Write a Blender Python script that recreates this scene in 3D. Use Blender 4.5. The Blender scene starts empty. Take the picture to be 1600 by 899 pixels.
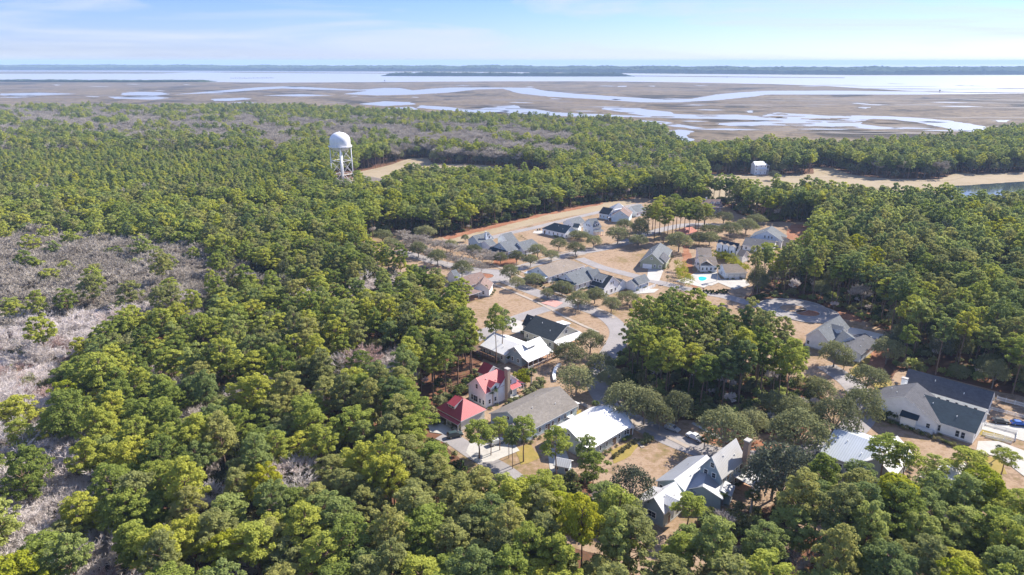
import bpy, bmesh, math, random
import numpy as np
from mathutils import Vector, Matrix
from mathutils.geometry import tessellate_polygon
R = math.radians
random.seed(7); rng = np.random.default_rng(7)
S = bpy.context.scene
col = S.collection
# ------------------------------------------------------------------ camera
CH = 105.0; PITCH = 18.36; F = 1600*24/36
cam = bpy.data.objects.new('camera', bpy.data.cameras.new('camera')); col.objects.link(cam)
cam.data.lens = 24; cam.data.sensor_width = 36; cam.data.clip_start = 1; cam.data.clip_end = 90000
cam.location = (0, 0, CH); cam.rotation_euler = (R(90-PITCH), 0, 0)
S.camera = cam
# ------------------------------------------------------------------ sky, sun, exposure
SUN_AZ, SUN_EL = 35.0, 38.0        # azimuth measured from +x towards +y
w = bpy.data.worlds.new('World'); S.world = w; w.use_nodes = True
nt = w.node_tree; nt.nodes.clear()
def N(t, ty, **kw):
    n = t.nodes.new(ty)
    for k, v in kw.items(): setattr(n, k, v)
    return n
sky = N(nt, 'ShaderNodeTexSky', sky_type='NISHITA', sun_disc=False)
sky.sun_elevation = R(SUN_EL); sky.sun_rotation = R(90-SUN_AZ)
sky.air_density = 1.0; sky.dust_density = 0.15; sky.ozone_density = 3.5; sky.altitude = 100
tc = N(nt, 'ShaderNodeTexCoord'); mp = N(nt, 'ShaderNodeMapping'); mp.inputs['Scale'].default_value = (1.6, 1.6, 13)
mp.inputs['Location'].default_value = (0.35, 0.2, 0.6)
mp.inputs['Rotation'].default_value = (0, 0.06, 0)
no = N(nt, 'ShaderNodeTexNoise'); no.inputs['Scale'].default_value = 1.5; no.inputs['Detail'].default_value = 7; no.inputs['Roughness'].default_value = .55
no.inputs['Distortion'].default_value = .6
rp = N(nt, 'ShaderNodeValToRGB'); rp.color_ramp.elements[0].position = .47; rp.color_ramp.elements[1].position = .62
rp.color_ramp.elements[1].color = (.75, .75, .75, 1)
mx = N(nt, 'ShaderNodeMix', data_type='RGBA'); mx.inputs['B'].default_value = (3.1, 3.4, 3.85, 1)
bg = N(nt, 'ShaderNodeBackground'); bg.inputs['Strength'].default_value = 0.095
wo = N(nt, 'ShaderNodeOutputWorld')
L = nt.links.new
L(tc.outputs['Generated'], mp.inputs['Vector']); L(mp.outputs[0], no.inputs['Vector']); L(no.outputs['Fac'], rp.inputs[0])
tn0 = N(nt, 'ShaderNodeMix', data_type='RGBA', blend_type='MULTIPLY'); tn0.inputs['Factor'].default_value = 1; tn0.inputs['B'].default_value = (.76, .80, 1.10, 1); L(sky.outputs[0], tn0.inputs['A'])
sx0 = N(nt, 'ShaderNodeSeparateXYZ'); L(tc.outputs['Generated'], sx0.inputs[0])
hr0 = N(nt, 'ShaderNodeValToRGB'); hr0.color_ramp.elements[0].position = 0; hr0.color_ramp.elements[0].color = (.54, .585, .70, 1); hr0.color_ramp.elements[1].position = .35; hr0.color_ramp.elements[1].color = (1, 1, 1, 1)
_e = hr0.color_ramp.elements.new(.09); _e.color = (.46, .525, .76, 1); L(sx0.outputs[2], hr0.inputs[0])
tn1 = N(nt, 'ShaderNodeMix', data_type='RGBA', blend_type='MULTIPLY'); tn1.inputs['Factor'].default_value = 1; L(tn0.outputs['Result'], tn1.inputs['A']); L(hr0.outputs[0], tn1.inputs['B'])
L(rp.outputs[0], mx.inputs['Factor']); L(tn1.outputs['Result'], mx.inputs['A']); L(mx.outputs['Result'], bg.inputs['Color']); L(bg.outputs[0], wo.inputs[0])
sd = bpy.data.lights.new('sun', 'SUN'); sd.energy = 4.4; sd.angle = R(.6); sd.color = (1, .93, .82)
so = bpy.data.objects.new('sun', sd); col.objects.link(so)
sv = Vector((math.cos(R(SUN_EL))*math.cos(R(SUN_AZ)), math.cos(R(SUN_EL))*math.sin(R(SUN_AZ)), math.sin(R(SUN_EL))))
so.rotation_euler = sv.to_track_quat('Z', 'Y').to_euler(); so.location = (0, 0, 300)
S.view_settings.view_transform = 'Standard'; S.view_settings.look = 'None'; S.view_settings.gamma = 1
S.view_settings.exposure = 1.4
S.render.engine = 'CYCLES'
S.cycles.max_bounces = 6; S.cycles.diffuse_bounces = 4; S.cycles.glossy_bounces = 2; S.cycles.transmission_bounces = 4
S.cycles.transparent_max_bounces = 4; S.cycles.volume_bounces = 0
# ------------------------------------------------------------------ pixel (1600x899 photo) <-> world
sp, cp = math.sin(R(PITCH)), math.cos(R(PITCH))
def G(px, py, z=0.0):
    dx = (px-800)/F; dy = -(py-449.5)/F
    d = (dx, cp+dy*sp, -sp+dy*cp)
    t = (z-CH)/d[2]
    return Vector((d[0]*t, d[1]*t, z))
def P(v):
    x, y, z = v[0], v[1], v[2]-CH
    f = y*cp-z*sp; u = y*sp+z*cp
    return 800+F*x/f, 449.5-F*u/f
def top_z(g, py):      # height at which a vertical line at ground point g meets image row py
    a = (449.5-py)/F
    # u = a f : y sp + z cp = a (y cp - z sp)
    z = (a*g.y*cp-g.y*sp)/(cp+a*sp)
    return z+CH
# ------------------------------------------------------------------ object helpers
def tag(o, label=None, cat=None, group=None, kind=None):
    if label: o['label'] = label
    if cat: o['category'] = cat
    if group: o['group'] = group
    if kind: o['kind'] = kind
    return o
def link(o, parent=None):
    col.objects.link(o)
    if parent: o.parent = parent
    return o
def empty(name, loc, rz=0, label=None, cat=None, group=None):
    o = bpy.data.objects.new(name, None); o.empty_display_size = .5
    o.location = loc; o.rotation_euler = (0, 0, rz); link(o)
    return tag(o, label, cat, group)
def mesh(name, V, Fc, mats, mi=None, uv=None, smooth=False):
    me = bpy.data.meshes.new(name)
    me.from_pydata([tuple(v) for v in V], [], Fc)
    for m in (mats if isinstance(mats, (list, tuple)) else [mats]): me.materials.append(m)
    if mi is not None: me.polygons.foreach_set('material_index', mi)
    if uv is not None:
        ul = me.uv_layers.new(name='UVMap'); ul.data.foreach_set('uv', [c for p in uv for c in p])
    if smooth: me.polygons.foreach_set('use_smooth', [True]*len(me.polygons))
    me.update()
    return me
def obj(name, me, parent=None, loc=None):
    o = bpy.data.objects.new(name, me)
    if loc is not None: o.location = loc
    return link(o, parent)
class MB:
    def __init__(s): s.V = []; s.F = []; s.M = []; s.UV = []; s.has = False
    def add(s, vs, fs, m=0, uvs=None):
        b = len(s.V); s.V += [tuple(v) for v in vs]
        for k, f in enumerate(fs):
            s.F.append([b+i for i in f]); s.M.append(m)
            if uvs is not None: s.UV += list(uvs[k]); s.has = True
            else: s.UV += [(0, 0)]*len(f)
        return s
    def box(s, c, sz, rz=0, m=0, taper=1.0):
        x, y, z = [q/2 for q in sz]; ca, sa = math.cos(rz), math.sin(rz); vs = []
        for dz in (-z, z):
            k = taper if dz > 0 else 1
            for dx, dy in ((-x, -y), (x, -y), (x, y), (-x, y)):
                dx *= k; dy *= k
                vs.append((c[0]+dx*ca-dy*sa, c[1]+dx*sa+dy*ca, c[2]+dz))
        return s.add(vs, [(0,3,2,1),(4,5,6,7),(0,1,5,4),(1,2,6,5),(2,3,7,6),(3,0,4,7)], m)
    def obox(s, o, a, b, c, m=0):   # box from corner o with edge vectors a,b,c
        o, a, b, c = map(Vector, (o, a, b, c))
        vs = [o, o+a, o+a+b, o+b, o+c, o+a+c, o+a+b+c, o+b+c]
        return s.add(vs, [(0,3,2,1),(4,5,6,7),(0,1,5,4),(1,2,6,5),(2,3,7,6),(3,0,4,7)], m)
    def tube(s, p, q, r0, r1=None, n=6, m=0, cap=True):
        p, q = Vector(p), Vector(q); r1 = r0 if r1 is None else r1
        d = (q-p); 
        if d.length < 1e-6: return s
        d.normalize(); a = d.orthogonal().normalized(); b = d.cross(a)
        vs = []
        for c, r in ((p, r0), (q, r1)):
            for i in range(n):
                t = 2*math.pi*i/n; vs.append(c+(a*math.cos(t)+b*math.sin(t))*r)
        fs = [(i, (i+1) % n, n+(i+1) % n, n+i) for i in range(n)]
        if cap: fs += [tuple(range(n-1, -1, -1)), tuple(range(n, 2*n))]
        return s.add(vs, fs, m)
    def lathe(s, c, prof, n=24, m=0):
        vs = []; k = len(prof)
        for i in range(n):
            t = 2*math.pi*i/n
            for r, z in prof: vs.append((c[0]+r*math.cos(t), c[1]+r*math.sin(t), c[2]+z))
        fs = []
        for i in range(n):
            j = (i+1) % n
            for q in range(k-1): fs.append((i*k+q, j*k+q, j*k+q+1, i*k+q+1))
        return s.add(vs, fs, m)
    def build(s, name, mats, parent=None, loc=None, smooth=False):
        return obj(name, mesh(name, s.V, s.F, mats, s.M, s.UV if s.has else None, smooth), parent, loc)
# ------------------------------------------------------------------ materials
def mat(name):
    m = bpy.data.materials.new(name); m.use_nodes = True
    t = m.node_tree; b = t.nodes['Principled BSDF']; b.inputs['Specular IOR Level'].default_value = .25
    return m, t, b
def noise(t, scale, detail=4, vec=None, rough=.55):
    n = N(t, 'ShaderNodeTexNoise'); n.inputs['Scale'].default_value = scale; n.inputs['Detail'].default_value = detail; n.inputs['Roughness'].default_value = rough
    if vec is not None: t.links.new(vec, n.inputs['Vector'])
    return n
def ramp(t, stops, fac):
    r = N(t, 'ShaderNodeValToRGB'); e = r.color_ramp.elements
    while len(e) < len(stops): e.new(.5)
    for k, (p, c) in enumerate(stops): e[k].position = p; e[k].color = (*c, 1)
    t.links.new(fac, r.inputs[0]); return r
def bump(t, b, h, strength=.3, dist=.1):
    n = N(t, 'ShaderNodeBump'); n.inputs['Strength'].default_value = strength; n.inputs['Distance'].default_value = dist
    t.links.new(h, n.inputs['Height']); t.links.new(n.outputs[0], b.inputs['Normal'])
def simple(name, c, rough=.6, var=.12, scale=1.5, metal=0, spec=.25):
    m, t, b = mat(name); g = N(t, 'ShaderNodeNewGeometry')
    n = noise(t, scale, 5, g.outputs['Position'])
    r = ramp(t, [(.3, tuple(x*(1-var) for x in c)), (.7, tuple(min(1, x*(1+var)) for x in c))], n.outputs['Fac'])
    t.links.new(r.outputs[0], b.inputs['Base Color']); b.inputs['Roughness'].default_value = rough; b.inputs['Metallic'].default_value = metal
    b.inputs['Specular IOR Level'].default_value = spec
    return m
def ground_mat(name, stops, s1=.05, s2=.8, bumpd=.15, mixw=.45):
    m, t, b = mat(name); g = N(t, 'ShaderNodeNewGeometry')
    a = noise(t, s1, 6, g.outputs['Position'], .6); c = noise(t, s2, 5, g.outputs['Position'], .7)
    mm = N(t, 'ShaderNodeMix', data_type='FLOAT'); mm.inputs[0].default_value = mixw
    t.links.new(a.outputs['Fac'], mm.inputs[2]); t.links.new(c.outputs['Fac'], mm.inputs[3])
    r = ramp(t, stops, mm.outputs[0]); t.links.new(r.outputs[0], b.inputs['Base Color'])
    b.inputs['Roughness'].default_value = .95; b.inputs['Specular IOR Level'].default_value = .08
    bump(t, b, c.outputs['Fac'], .5, bumpd)
    return m
def leaf_mat(name, cols, trans=.32, nscale=1.1):
    m, t, b = mat(name); t.nodes.remove(b); out = t.nodes['Material Output']
    oi = N(t, 'ShaderNodeObjectInfo'); g = N(t, 'ShaderNodeNewGeometry')
    n = noise(t, nscale, 3, g.outputs['Position'])
    ad = N(t, 'ShaderNodeMath', operation='MULTIPLY_ADD'); ad.inputs[1].default_value = .34; t.links.new(n.outputs['Fac'], ad.inputs[0])
    rm = N(t, 'ShaderNodeMath', operation='MULTIPLY'); rm.inputs[1].default_value = .66; t.links.new(oi.outputs['Random'], rm.inputs[0]); t.links.new(rm.outputs[0], ad.inputs[2])
    k = len(cols); r = ramp(t, [(.12+.76*i/(k-1), c) for i, c in enumerate(cols)], ad.outputs[0])
    d = N(t, 'ShaderNodeBsdfDiffuse'); tr = N(t, 'ShaderNodeBsdfTranslucent'); ms = N(t, 'ShaderNodeMixShader'); ms.inputs[0].default_value = trans
    t.links.new(r.outputs[0], d.inputs[0]); t.links.new(r.outputs[0], tr.inputs[0])
    t.links.new(d.outputs[0], ms.inputs[1]); t.links.new(tr.outputs[0], ms.inputs[2]); t.links.new(ms.outputs[0], out.inputs[0])
    return m
def uv_mat(name, c, kind, rough=.5, metal=0, spec=.3):
    m, t, b = mat(name); uvn = N(t, 'ShaderNodeUVMap'); sx = N(t, 'ShaderNodeSeparateXYZ'); t.links.new(uvn.outputs[0], sx.inputs[0])
    g = N(t, 'ShaderNodeNewGeometry')
    n = noise(t, 1.2, 6, g.outputs['Position'], .7); n2 = noise(t, .15, 3, g.outputs['Position'])
    if kind == 'seam':      # standing seam metal: a narrow rib every half metre
        fr = N(t, 'ShaderNodeMath', operation='PINGPONG'); fr.inputs[1].default_value = .3; t.links.new(sx.outputs[0], fr.inputs[0])
        gt = N(t, 'ShaderNodeMapRange'); gt.inputs['From Min'].default_value = .03; gt.inputs['From Max'].default_value = .07; t.links.new(fr.outputs[0], gt.inputs[0])
        line = gt.outputs[0]
        r = ramp(t, [(0, tuple(x*.72 for x in c)), (1, c)], line)
        bump(t, b, line, .5, .04)
    else:                   # shingles: courses and mottled tabs
        wv = N(t, 'ShaderNodeTexBrick'); wv.inputs['Scale'].default_value = 1; wv.inputs['Brick Width'].default_value = .9; wv.inputs['Row Height'].default_value = .4
        wv.inputs['Mortar Size'].default_value = .03; wv.inputs['Color1'].default_value = (.35, .35, .35, 1); wv.inputs['Color2'].default_value = (.75, .75, .75, 1); wv.inputs['Mortar'].default_value = (.2, .2, .2, 1)
        t.links.new(uvn.outputs[0], wv.inputs['Vector'])
        mm = N(t, 'ShaderNodeMix', data_type='FLOAT'); mm.inputs[0].default_value = .5
        t.links.new(wv.outputs['Color'], mm.inputs[2]); t.links.new(n.outputs['Fac'], mm.inputs[3])
        r = ramp(t, [(.25, tuple(x*.72 for x in c)), (.75, tuple(x*1.25 for x in c))], mm.outputs[0])
        bump(t, b, wv.outputs['Color'], .4, .03)
    mul = N(t, 'ShaderNodeMix', data_type='RGBA', blend_type='MULTIPLY'); mul.inputs['Factor'].default_value = 1
    r2 = ramp(t, [(.35, (.86, .86, .86)), (.65, (1, 1, 1))], n2.outputs['Fac'])
    t.links.new(r.outputs[0], mul.inputs['A']); t.links.new(r2.outputs[0], mul.inputs['B']); t.links.new(mul.outputs['Result'], b.inputs['Base Color'])
    b.inputs['Roughness'].default_value = rough; b.inputs['Metallic'].default_value = metal; b.inputs['Specular IOR Level'].default_value = spec
    return m
def siding(name, c):
    m, t, b = mat(name); g = N(t, 'ShaderNodeNewGeometry'); sx = N(t, 'ShaderNodeSeparateXYZ'); t.links.new(g.outputs['Position'], sx.inputs[0])
    pp = N(t, 'ShaderNodeMath', operation='FRACT'); mu = N(t, 'ShaderNodeMath', operation='MULTIPLY'); mu.inputs[1].default_value = 4.5
    t.links.new(sx.outputs[2], mu.inputs[0]); t.links.new(mu.outputs[0], pp.inputs[0])
    n = noise(t, .8, 4, g.outputs['Position'])
    r = ramp(t, [(.3, tuple(x*.9 for x in c)), (.7, tuple(min(1, x*1.05) for x in c))], n.outputs['Fac'])
    t.links.new(r.outputs[0], b.inputs['Base Color']); b.inputs['Roughness'].default_value = .55
    bump(t, b, pp.outputs[0], .6, .03)
    return m
M = {}
M['pine'] = leaf_mat('pine_needles', [(0.171,0.215,0.055), (0.267,0.318,0.071), (0.386,0.412,0.083), (0.465,0.455,0.074)], .48)
M['pine_olive'] = leaf_mat('olive_pine_needles', [(0.206,0.226,0.090), (0.309,0.319,0.110), (0.403,0.385,0.120)], .48)
M['pine_dark'] = leaf_mat('dark_pine_needles', [(0.157,0.205,0.079), (0.275,0.323,0.103), (0.394,0.421,0.119)], .48)
M['pine_yellow'] = leaf_mat('yellow_pine_needles', [(0.267,0.305,0.033), (0.351,0.372,0.039), (0.407,0.385,0.039)], .48)
M['oak'] = leaf_mat('live_oak_leaves', [(0.140,0.147,0.072), (0.215,0.224,0.100), (0.289,0.289,0.137)], .28)
M['oak_grey'] = leaf_mat('grey_oak_leaves', [(0.075,0.088,0.056), (0.125,0.138,0.088), (0.163,0.169,0.112)], .2)
M['bamboo'] = leaf_mat('bamboo_leaves', [(.16,.19,.02), (.28,.29,.03), (.38,.35,.04)], .35, 1.2)
M['palm'] = leaf_mat('palm_fronds', [(.05,.075,.025), (.11,.14,.045)], .25)
M['brush'] = leaf_mat('undergrowth_leaves', [(0.059,0.084,0.029), (0.119,0.148,0.046), (0.203,0.202,0.073), (0.288,0.237,0.130)], .25)
M['twig'] = leaf_mat('bare_twigs', [(0.423,0.374,0.339), (0.585,0.529,0.495), (0.731,0.674,0.644), (0.650,0.552,0.511)], .3)
M['twig_far'] = leaf_mat('far_bare_twigs', [(0.283,0.253,0.213), (0.400,0.351,0.297), (0.500,0.450,0.381)], .2)
M['twig_red'] = leaf_mat('reddish_twigs', [(0.391,0.270,0.236), (0.483,0.356,0.316)], .12)
M['bark_pine'] = simple('pine_bark', (.20,.135,.095), .9, .3, 3)
M['bark_grey'] = simple('grey_bark', (.22,.19,.165), .9, .25, 3)
M['bark_pale'] = simple('pale_bark', (.38,.34,.30), .9, .2, 3)
M['floor'] = ground_mat('forest_litter', [(.28,(.035,.038,.018)), (.42,(.085,.055,.035)), (.55,(.16,.075,.045)), (.68,(.11,.10,.05)), (.8,(.20,.13,.09))], .06, .5)
M['greyfloor'] = ground_mat('grey_leaf_litter', [(.35,(.05,.045,.035)), (.5,(.11,.095,.08)), (.65,(.17,.145,.125))], .08, .6)
M['lawn'] = ground_mat('dry_winter_lawn', [(.34,(.12,.105,.04)), (.42,(.20,.145,.075)), (.48,(.255,.175,.115)), (.53,(.31,.225,.155)), (.58,(.22,.15,.10)), (.66,(.15,.12,.055))], .035, .5, .05)
M['straw'] = ground_mat('pine_straw', [(.3,(.14,.055,.03)), (.5,(.26,.12,.07)), (.7,(.36,.21,.14))], .1, 1.2, .05)
M['sand'] = ground_mat('sandy_field', [(.3,(.20,.16,.095)), (.45,(.27,.215,.14)), (.55,(.31,.25,.175)), (.65,(.24,.19,.11))], .04, .5, .04)
M['greenlawn'] = ground_mat('yellow_green_grass', [(.3,(.16,.14,.04)), (.5,(.25,.19,.055)), (.7,(.32,.23,.09))], .2, 1.5, .04)
M['asphalt'] = ground_mat('worn_asphalt', [(.3,(.20,.185,.18)), (.5,(.26,.24,.235)), (.7,(.33,.305,.30))], .12, 1.5, .01)
M['concrete'] = ground_mat('pale_concrete', [(.3,(.32,.30,.275)), (.5,(.40,.38,.35)), (.7,(.48,.455,.42))], .2, 1.5, .01)
M['brickpave'] = ground_mat('pink_brick_paving', [(.3,(.38,.20,.17)), (.6,(.46,.27,.24))], .4, 3, .01)
M['glass'], _t, _b = mat('window_glass'); _b.inputs['Base Color'].default_value = (.03,.035,.045,1); _b.inputs['Roughness'].default_value = .12; _b.inputs['Specular IOR Level'].default_value = .6
M['trim'] = simple('white_trim', (.78,.78,.76), .5, .04)
M['white'] = siding('white_siding', (.80,.81,.80))
M['cream'] = siding('cream_siding', (.70,.68,.60))
M['ltblue'] = siding('pale_blue_siding', (.46,.56,.62))
M['bluegrey'] = siding('blue_grey_siding', (.30,.375,.42))
M['greygreen'] = siding('grey_green_siding', (.42,.45,.42))
M['beige'] = siding('beige_siding', (.52,.50,.43))
M['green'] = siding('sage_green_siding', (.33,.35,.24))
M['brick'] = simple('brown_brick', (.26,.19,.15), .85, .3, 6)
M['stone'] = simple('tan_stone', (.40,.31,.23), .85, .3, 4)
M['terracotta'] = siding('terracotta_render', (.50,.26,.18))
M['wood'] = simple('timber_decking', (.36,.22,.14), .8, .25, 5)
M['darkwood'] = simple('dark_timber', (.13,.085,.06), .8, .25, 5)
M['r_white'] = uv_mat('white_standing_seam_metal', (.68,.67,.66), 'seam', .42)
M['r_grey'] = uv_mat('grey_standing_seam_metal', (.47,.46,.45), 'seam', .42)
M['r_silver'] = uv_mat('silver_standing_seam_metal', (.50,.54,.58), 'seam', .4)
M['r_wing_shade'] = uv_mat('grey_metal_painted_shade', (.30,.31,.33), 'seam', .5)  # grey roof metal darkened to paint in the main block's shadow
M['r_red'] = uv_mat('red_standing_seam_metal', (.36,.055,.065), 'seam', .45)
M['r_tan'] = uv_mat('tan_shingles', (.24,.20,.165), 'sh', .9, spec=.1)
M['r_brown'] = uv_mat('brown_shingles', (.21,.15,.13), 'sh', .9, spec=.1)
M['r_taupe'] = uv_mat('grey_taupe_shingles', (.20,.18,.16), 'sh', .9, spec=.1)
M['r_ltgrey'] = uv_mat('light_grey_shingles', (.145,.155,.165), 'sh', .9, spec=.1)
M['r_char'] = uv_mat('charcoal_shingles', (.055,.064,.068), 'sh', .9, spec=.1)
M['r_slate'] = uv_mat('slate_shingles', (.10,.10,.11), 'sh', .9, spec=.1)
M['r_navy'] = uv_mat('dark_blue_shingles', (.03,.048,.065), 'sh', .85, spec=.1)
M['r_terra'] = uv_mat('terracotta_tiles', (.48,.20,.15), 'sh', .8, spec=.1)
M['tank'] = simple('white_tank_paint', (.74,.73,.73), .45, .05, .2)
M['pool'], _t, _b = mat('pool_water'); _b.inputs['Base Color'].default_value = (.03,.42,.55,1); _b.inputs['Roughness'].default_value = .08
M['rubber'] = simple('tyre_rubber', (.03,.03,.03), .8)
M['chrome'] = simple('alloy', (.5,.5,.5), .3, .1, 3, .8)
M['lamp'] = simple('lamp_lens', (.7,.7,.68), .2)
M['redlamp'] = simple('red_lens', (.35,.02,.02), .3)
M['bin'] = simple('dark_plastic', (.04,.045,.05), .5)
def paint(name, c): return simple(name, c, .28, .04, 1, 0, .6)
def water(name, c, rough, bs, bd):
    m, t, b = mat(name); g = N(t, 'ShaderNodeNewGeometry'); n = noise(t, bs, 5, g.outputs['Position'])
    b.inputs['Base Color'].default_value = (*c, 1); b.inputs['Roughness'].default_value = rough; b.inputs['Specular IOR Level'].default_value = .6
    bump(t, b, n.outputs['Fac'], .25, bd); return m
M['sea'] = water('sound_water', (.30,.31,.335), .42, .05, .6)
M['creek'] = water('creek_water', (.25,.265,.295), .38, .1, .15)
M['pond'] = water('pond_water', (.04,.055,.07), .06, .4, .03)
# marsh: long low bands of grass, mud and straw
M['marsh'], _t, _b = mat('salt_marsh_grass')
_g = N(_t, 'ShaderNodeNewGeometry'); _n1 = noise(_t, .0035, 8, _g.outputs['Position'], .62); _n2 = noise(_t, .02, 6, _g.outputs['Position'], .7)
_n1.inputs['Distortion'].default_value = 1.2
_mm = N(_t, 'ShaderNodeMix', data_type='FLOAT'); _mm.inputs[0].default_value = .25; _t.links.new(_n1.outputs['Fac'], _mm.inputs[2]); _t.links.new(_n2.outputs['Fac'], _mm.inputs[3])
_r = ramp(_t, [(.40,(.04,.034,.026)), (.455,(.105,.083,.058)), (.49,(.165,.127,.088)), (.515,(.085,.068,.05)), (.545,(.19,.148,.10)), (.60,(.115,.09,.066))], _mm.outputs[0]); _t.links.new(_r.outputs[0], _b.inputs['Base Color'])
_b.inputs['Roughness'].default_value = .95; _b.inputs['Specular IOR Level'].default_value = .05
M['mud'] = simple('dark_creek_bank', (.11,.09,.075), .8, .3, .02)
M['canopy'], _t, _b = mat('far_woodland_canopy')
_g = N(_t, 'ShaderNodeNewGeometry'); _n = noise(_t, .02, 6, _g.outputs['Position'], .7)
_r = ramp(_t, [(.35,(.022,.036,.020)), (.55,(.05,.07,.03)), (.7,(.085,.10,.05))], _n.outputs['Fac']); _t.links.new(_r.outputs[0], _b.inputs['Base Color']); _b.inputs['Roughness'].default_value = 1; _b.inputs['Specular IOR Level'].default_value = 0
# ------------------------------------------------------------------ polygons and zones
def W(pts):        # photo pixels (with optional height) -> world xy
    return [tuple(G(*(p if len(p) == 3 else (*p, 0)))[:2]) for p in pts]
def inside(poly, X, Y):
    r = np.zeros(X.shape, bool); n = len(poly)
    for i in range(n):
        x0, y0 = poly[i]; x1, y1 = poly[(i+1) % n]
        if y0 == y1: continue
        c = ((y0 > Y) != (y1 > Y)) & (X < (x1-x0)*(Y-y0)/(y1-y0)+x0); r ^= c
    return r
def dist_line(pts, X, Y):
    d = np.full(X.shape, 1e9)
    for (x0, y0), (x1, y1) in zip(pts[:-1], pts[1:]):
        dx, dy = x1-x0, y1-y0; L2 = dx*dx+dy*dy+1e-9
        t = np.clip(((X-x0)*dx+(Y-y0)*dy)/L2, 0, 1)
        d = np.minimum(d, np.hypot(X-x0-t*dx, Y-y0-t*dy))
    return d
def rough_edge(poly, step=4, amp=1.0, seed=1, shut=True):
    rr = random.Random(seed); out = []
    for i in range(len(poly)-(0 if shut else 1)):
        x0, y0 = poly[i]; x1, y1 = poly[(i+1) % len(poly)]
        n = max(1, int(math.hypot(x1-x0, y1-y0)/step))
        for k in range(n):
            t = k/n; out.append((x0+(x1-x0)*t+rr.uniform(-amp, amp), y0+(y1-y0)*t+rr.uniform(-amp, amp)))
    if not shut: out.append(poly[-1])
    return out
def sheet(name, polys, z, m, kind='structure', label=None, cat=None, th=0):
    b = MB()
    for poly in polys:
        V = [Vector((x, y, z)) for x, y in poly]
        tr = tessellate_polygon([V])
        fs = []
        for f in tr:
            a, c, d = [V[i] for i in f]
            if (c-a).cross(d-a).z < 0: f = f[::-1]
            fs.append(tuple(f))
        b.add(V, fs)
    o = b.build(name, m); tag(o, label, cat, None, kind); return o
def offset_line(pts, d):
    out = []
    for i in range(len(pts)):
        a = Vector(pts[max(0, i-1)]); c = Vector(pts[min(len(pts)-1, i+1)]); t = (c-a).normalized(); n = Vector((-t.y, t.x))
        out.append((pts[i][0]+n.x*d, pts[i][1]+n.y*d))
    return out
def smooth_line(pts, n=6):
    out = []; P_ = [Vector(p) for p in pts]
    for i in range(len(P_)-1):
        p0 = P_[max(0, i-1)]; p1 = P_[i]; p2 = P_[i+1]; p3 = P_[min(len(P_)-1, i+2)]
        for k in range(n):
            t = k/n
            q = .5*((2*p1)+(p2-p0)*t+(2*p0-5*p1+4*p2-p3)*t*t+(3*p1-p0-3*p2+p3)*t**3); out.append((q.x, q.y))
    out.append(tuple(P_[-1])); return out
# the wooded land, then everything open inside it
LAND = W([(-260,160,12),(-100,154,12),(0,153,12),(200,158,12),(400,166,12),(560,172,12),(700,180,12),(820,184,12),(960,190,12),(1020,198,12),(1048,212,12),(1075,226,12),
          (1105,219,20),(1250,218,20),(1400,219,20),(1480,213,18),(1560,206,12),(1700,205,12),(1900,205,12)])+[(560,60),(-560,60)]
TOWN = W([(560,376),(620,362),(690,371),(790,347.5),(850,334),(940,317),(1000,309),(1045,314),(1092,322),(1135,322),(1152,334),(1190,347),(1255,347),(1275,362),
          (1260,380,14),(1215,384,17),(1185,398,17),(1172,418,17),(1170,440,12),(1165,462),(1195,474),(1245,474),(1290,486),(1330,492),(1392,522),(1400,545),(1378,572),(1385,596),(1412,580),
          (1470,590),(1560,612),(1640,628),(1760,650),(1780,780,18),(1600,742,16),(1500,752,16),(1420,742,16),(1340,738,16),(1285,742,16),(1230,775,16),(1170,800,14),(1100,822,14),(1010,826,14),
          (960,790,14),(890,772,14),(830,756,16),(760,742,16),(705,712,14),(680,690,8),(700,657),(705,634),(735,613),(746,590),(760,572),(757,556),(752,530,10),(764,505,18),(757,478,18),(712,440,18),(655,405,18),(600,386,18),(570,384,14)])
FIELD = W([(1095,271),(1140,273),(1200,274.5),(1270,272),(1272,262),(1300,262),(1330,273),(1390,280),(1470,280),(1492,270),(1530,272),(1660,268),(1900,262),(1900,302,10),(1640,294,18),(1500,288,18),(1420,287,18),(1330,286,18),(1260,286,18),(1180,283,18),(1110,279,18)])
CLEAR = W([(545,284),(560,271),(615,258),(640,248),(668,246),(676,256),(760,258),(800,264),(860,268),(860,265,16),(770,262,16),(700,257,17),(662,254,17),(640,258,17),(615,265,17),(598,273,17),(572,275,17)])
LANE2 = W([(780,303),(830,298),(880,300),(960,303),(960,308),(880,306),(820,304),(780,309)])
GAPS = [W([(1183,338),(1196,322),(1206,308),(1213,308),(1204,326),(1192,342)]), W([(1380,335,20),(1420,345,20),(1415,360,20),(1370,350,20)]), W([(1548,400,10),(1575,402,10),(1578,425,10),(1552,428,10)]),
        ]
LAKE = [(310,440),(345,472),(420,486),(520,500),(700,540),(700,600),(560,600),(470,575),(400,560),(330,520),(290,470)]
LAKE = W([(1490,291),(1530,288.5),(1600,284),(1700,280),(1760,300),(1700,330),(1600,345),(1500,340),(1400,338),(1320,338),(1290,330),(1310,320),(1390,312),(1470,303)])
BARE = [W([(-120,362,12),(0,366,12),(60,356,12),(110,362,12),(190,368,12),(335,384,13),(338,425,14),(318,458,15),(285,452,17),(225,455,17),(205,480,17),(160,500,17),(130,520,17),(85,545,17),(70,560,17),(100,588,17),(92,640,17),(60,640,17),(0,620,17),(-120,640,17)]),
        W([(-60,650,14),(60,664,14),(120,705,14),(180,760,14),(190,820,14),(235,880,14),(220,940,14),(-80,940,14)])]
GROVE = W([(948,492,20),(985,468,20),(1030,452,20),(1080,452,20),(1135,470,20),(1190,490,20),(1240,505,20),(1270,532,20),(1272,612),(1240,640),(1185,655),(1110,650),(1040,628),(985,612),(958,585),(942,552)])
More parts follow.
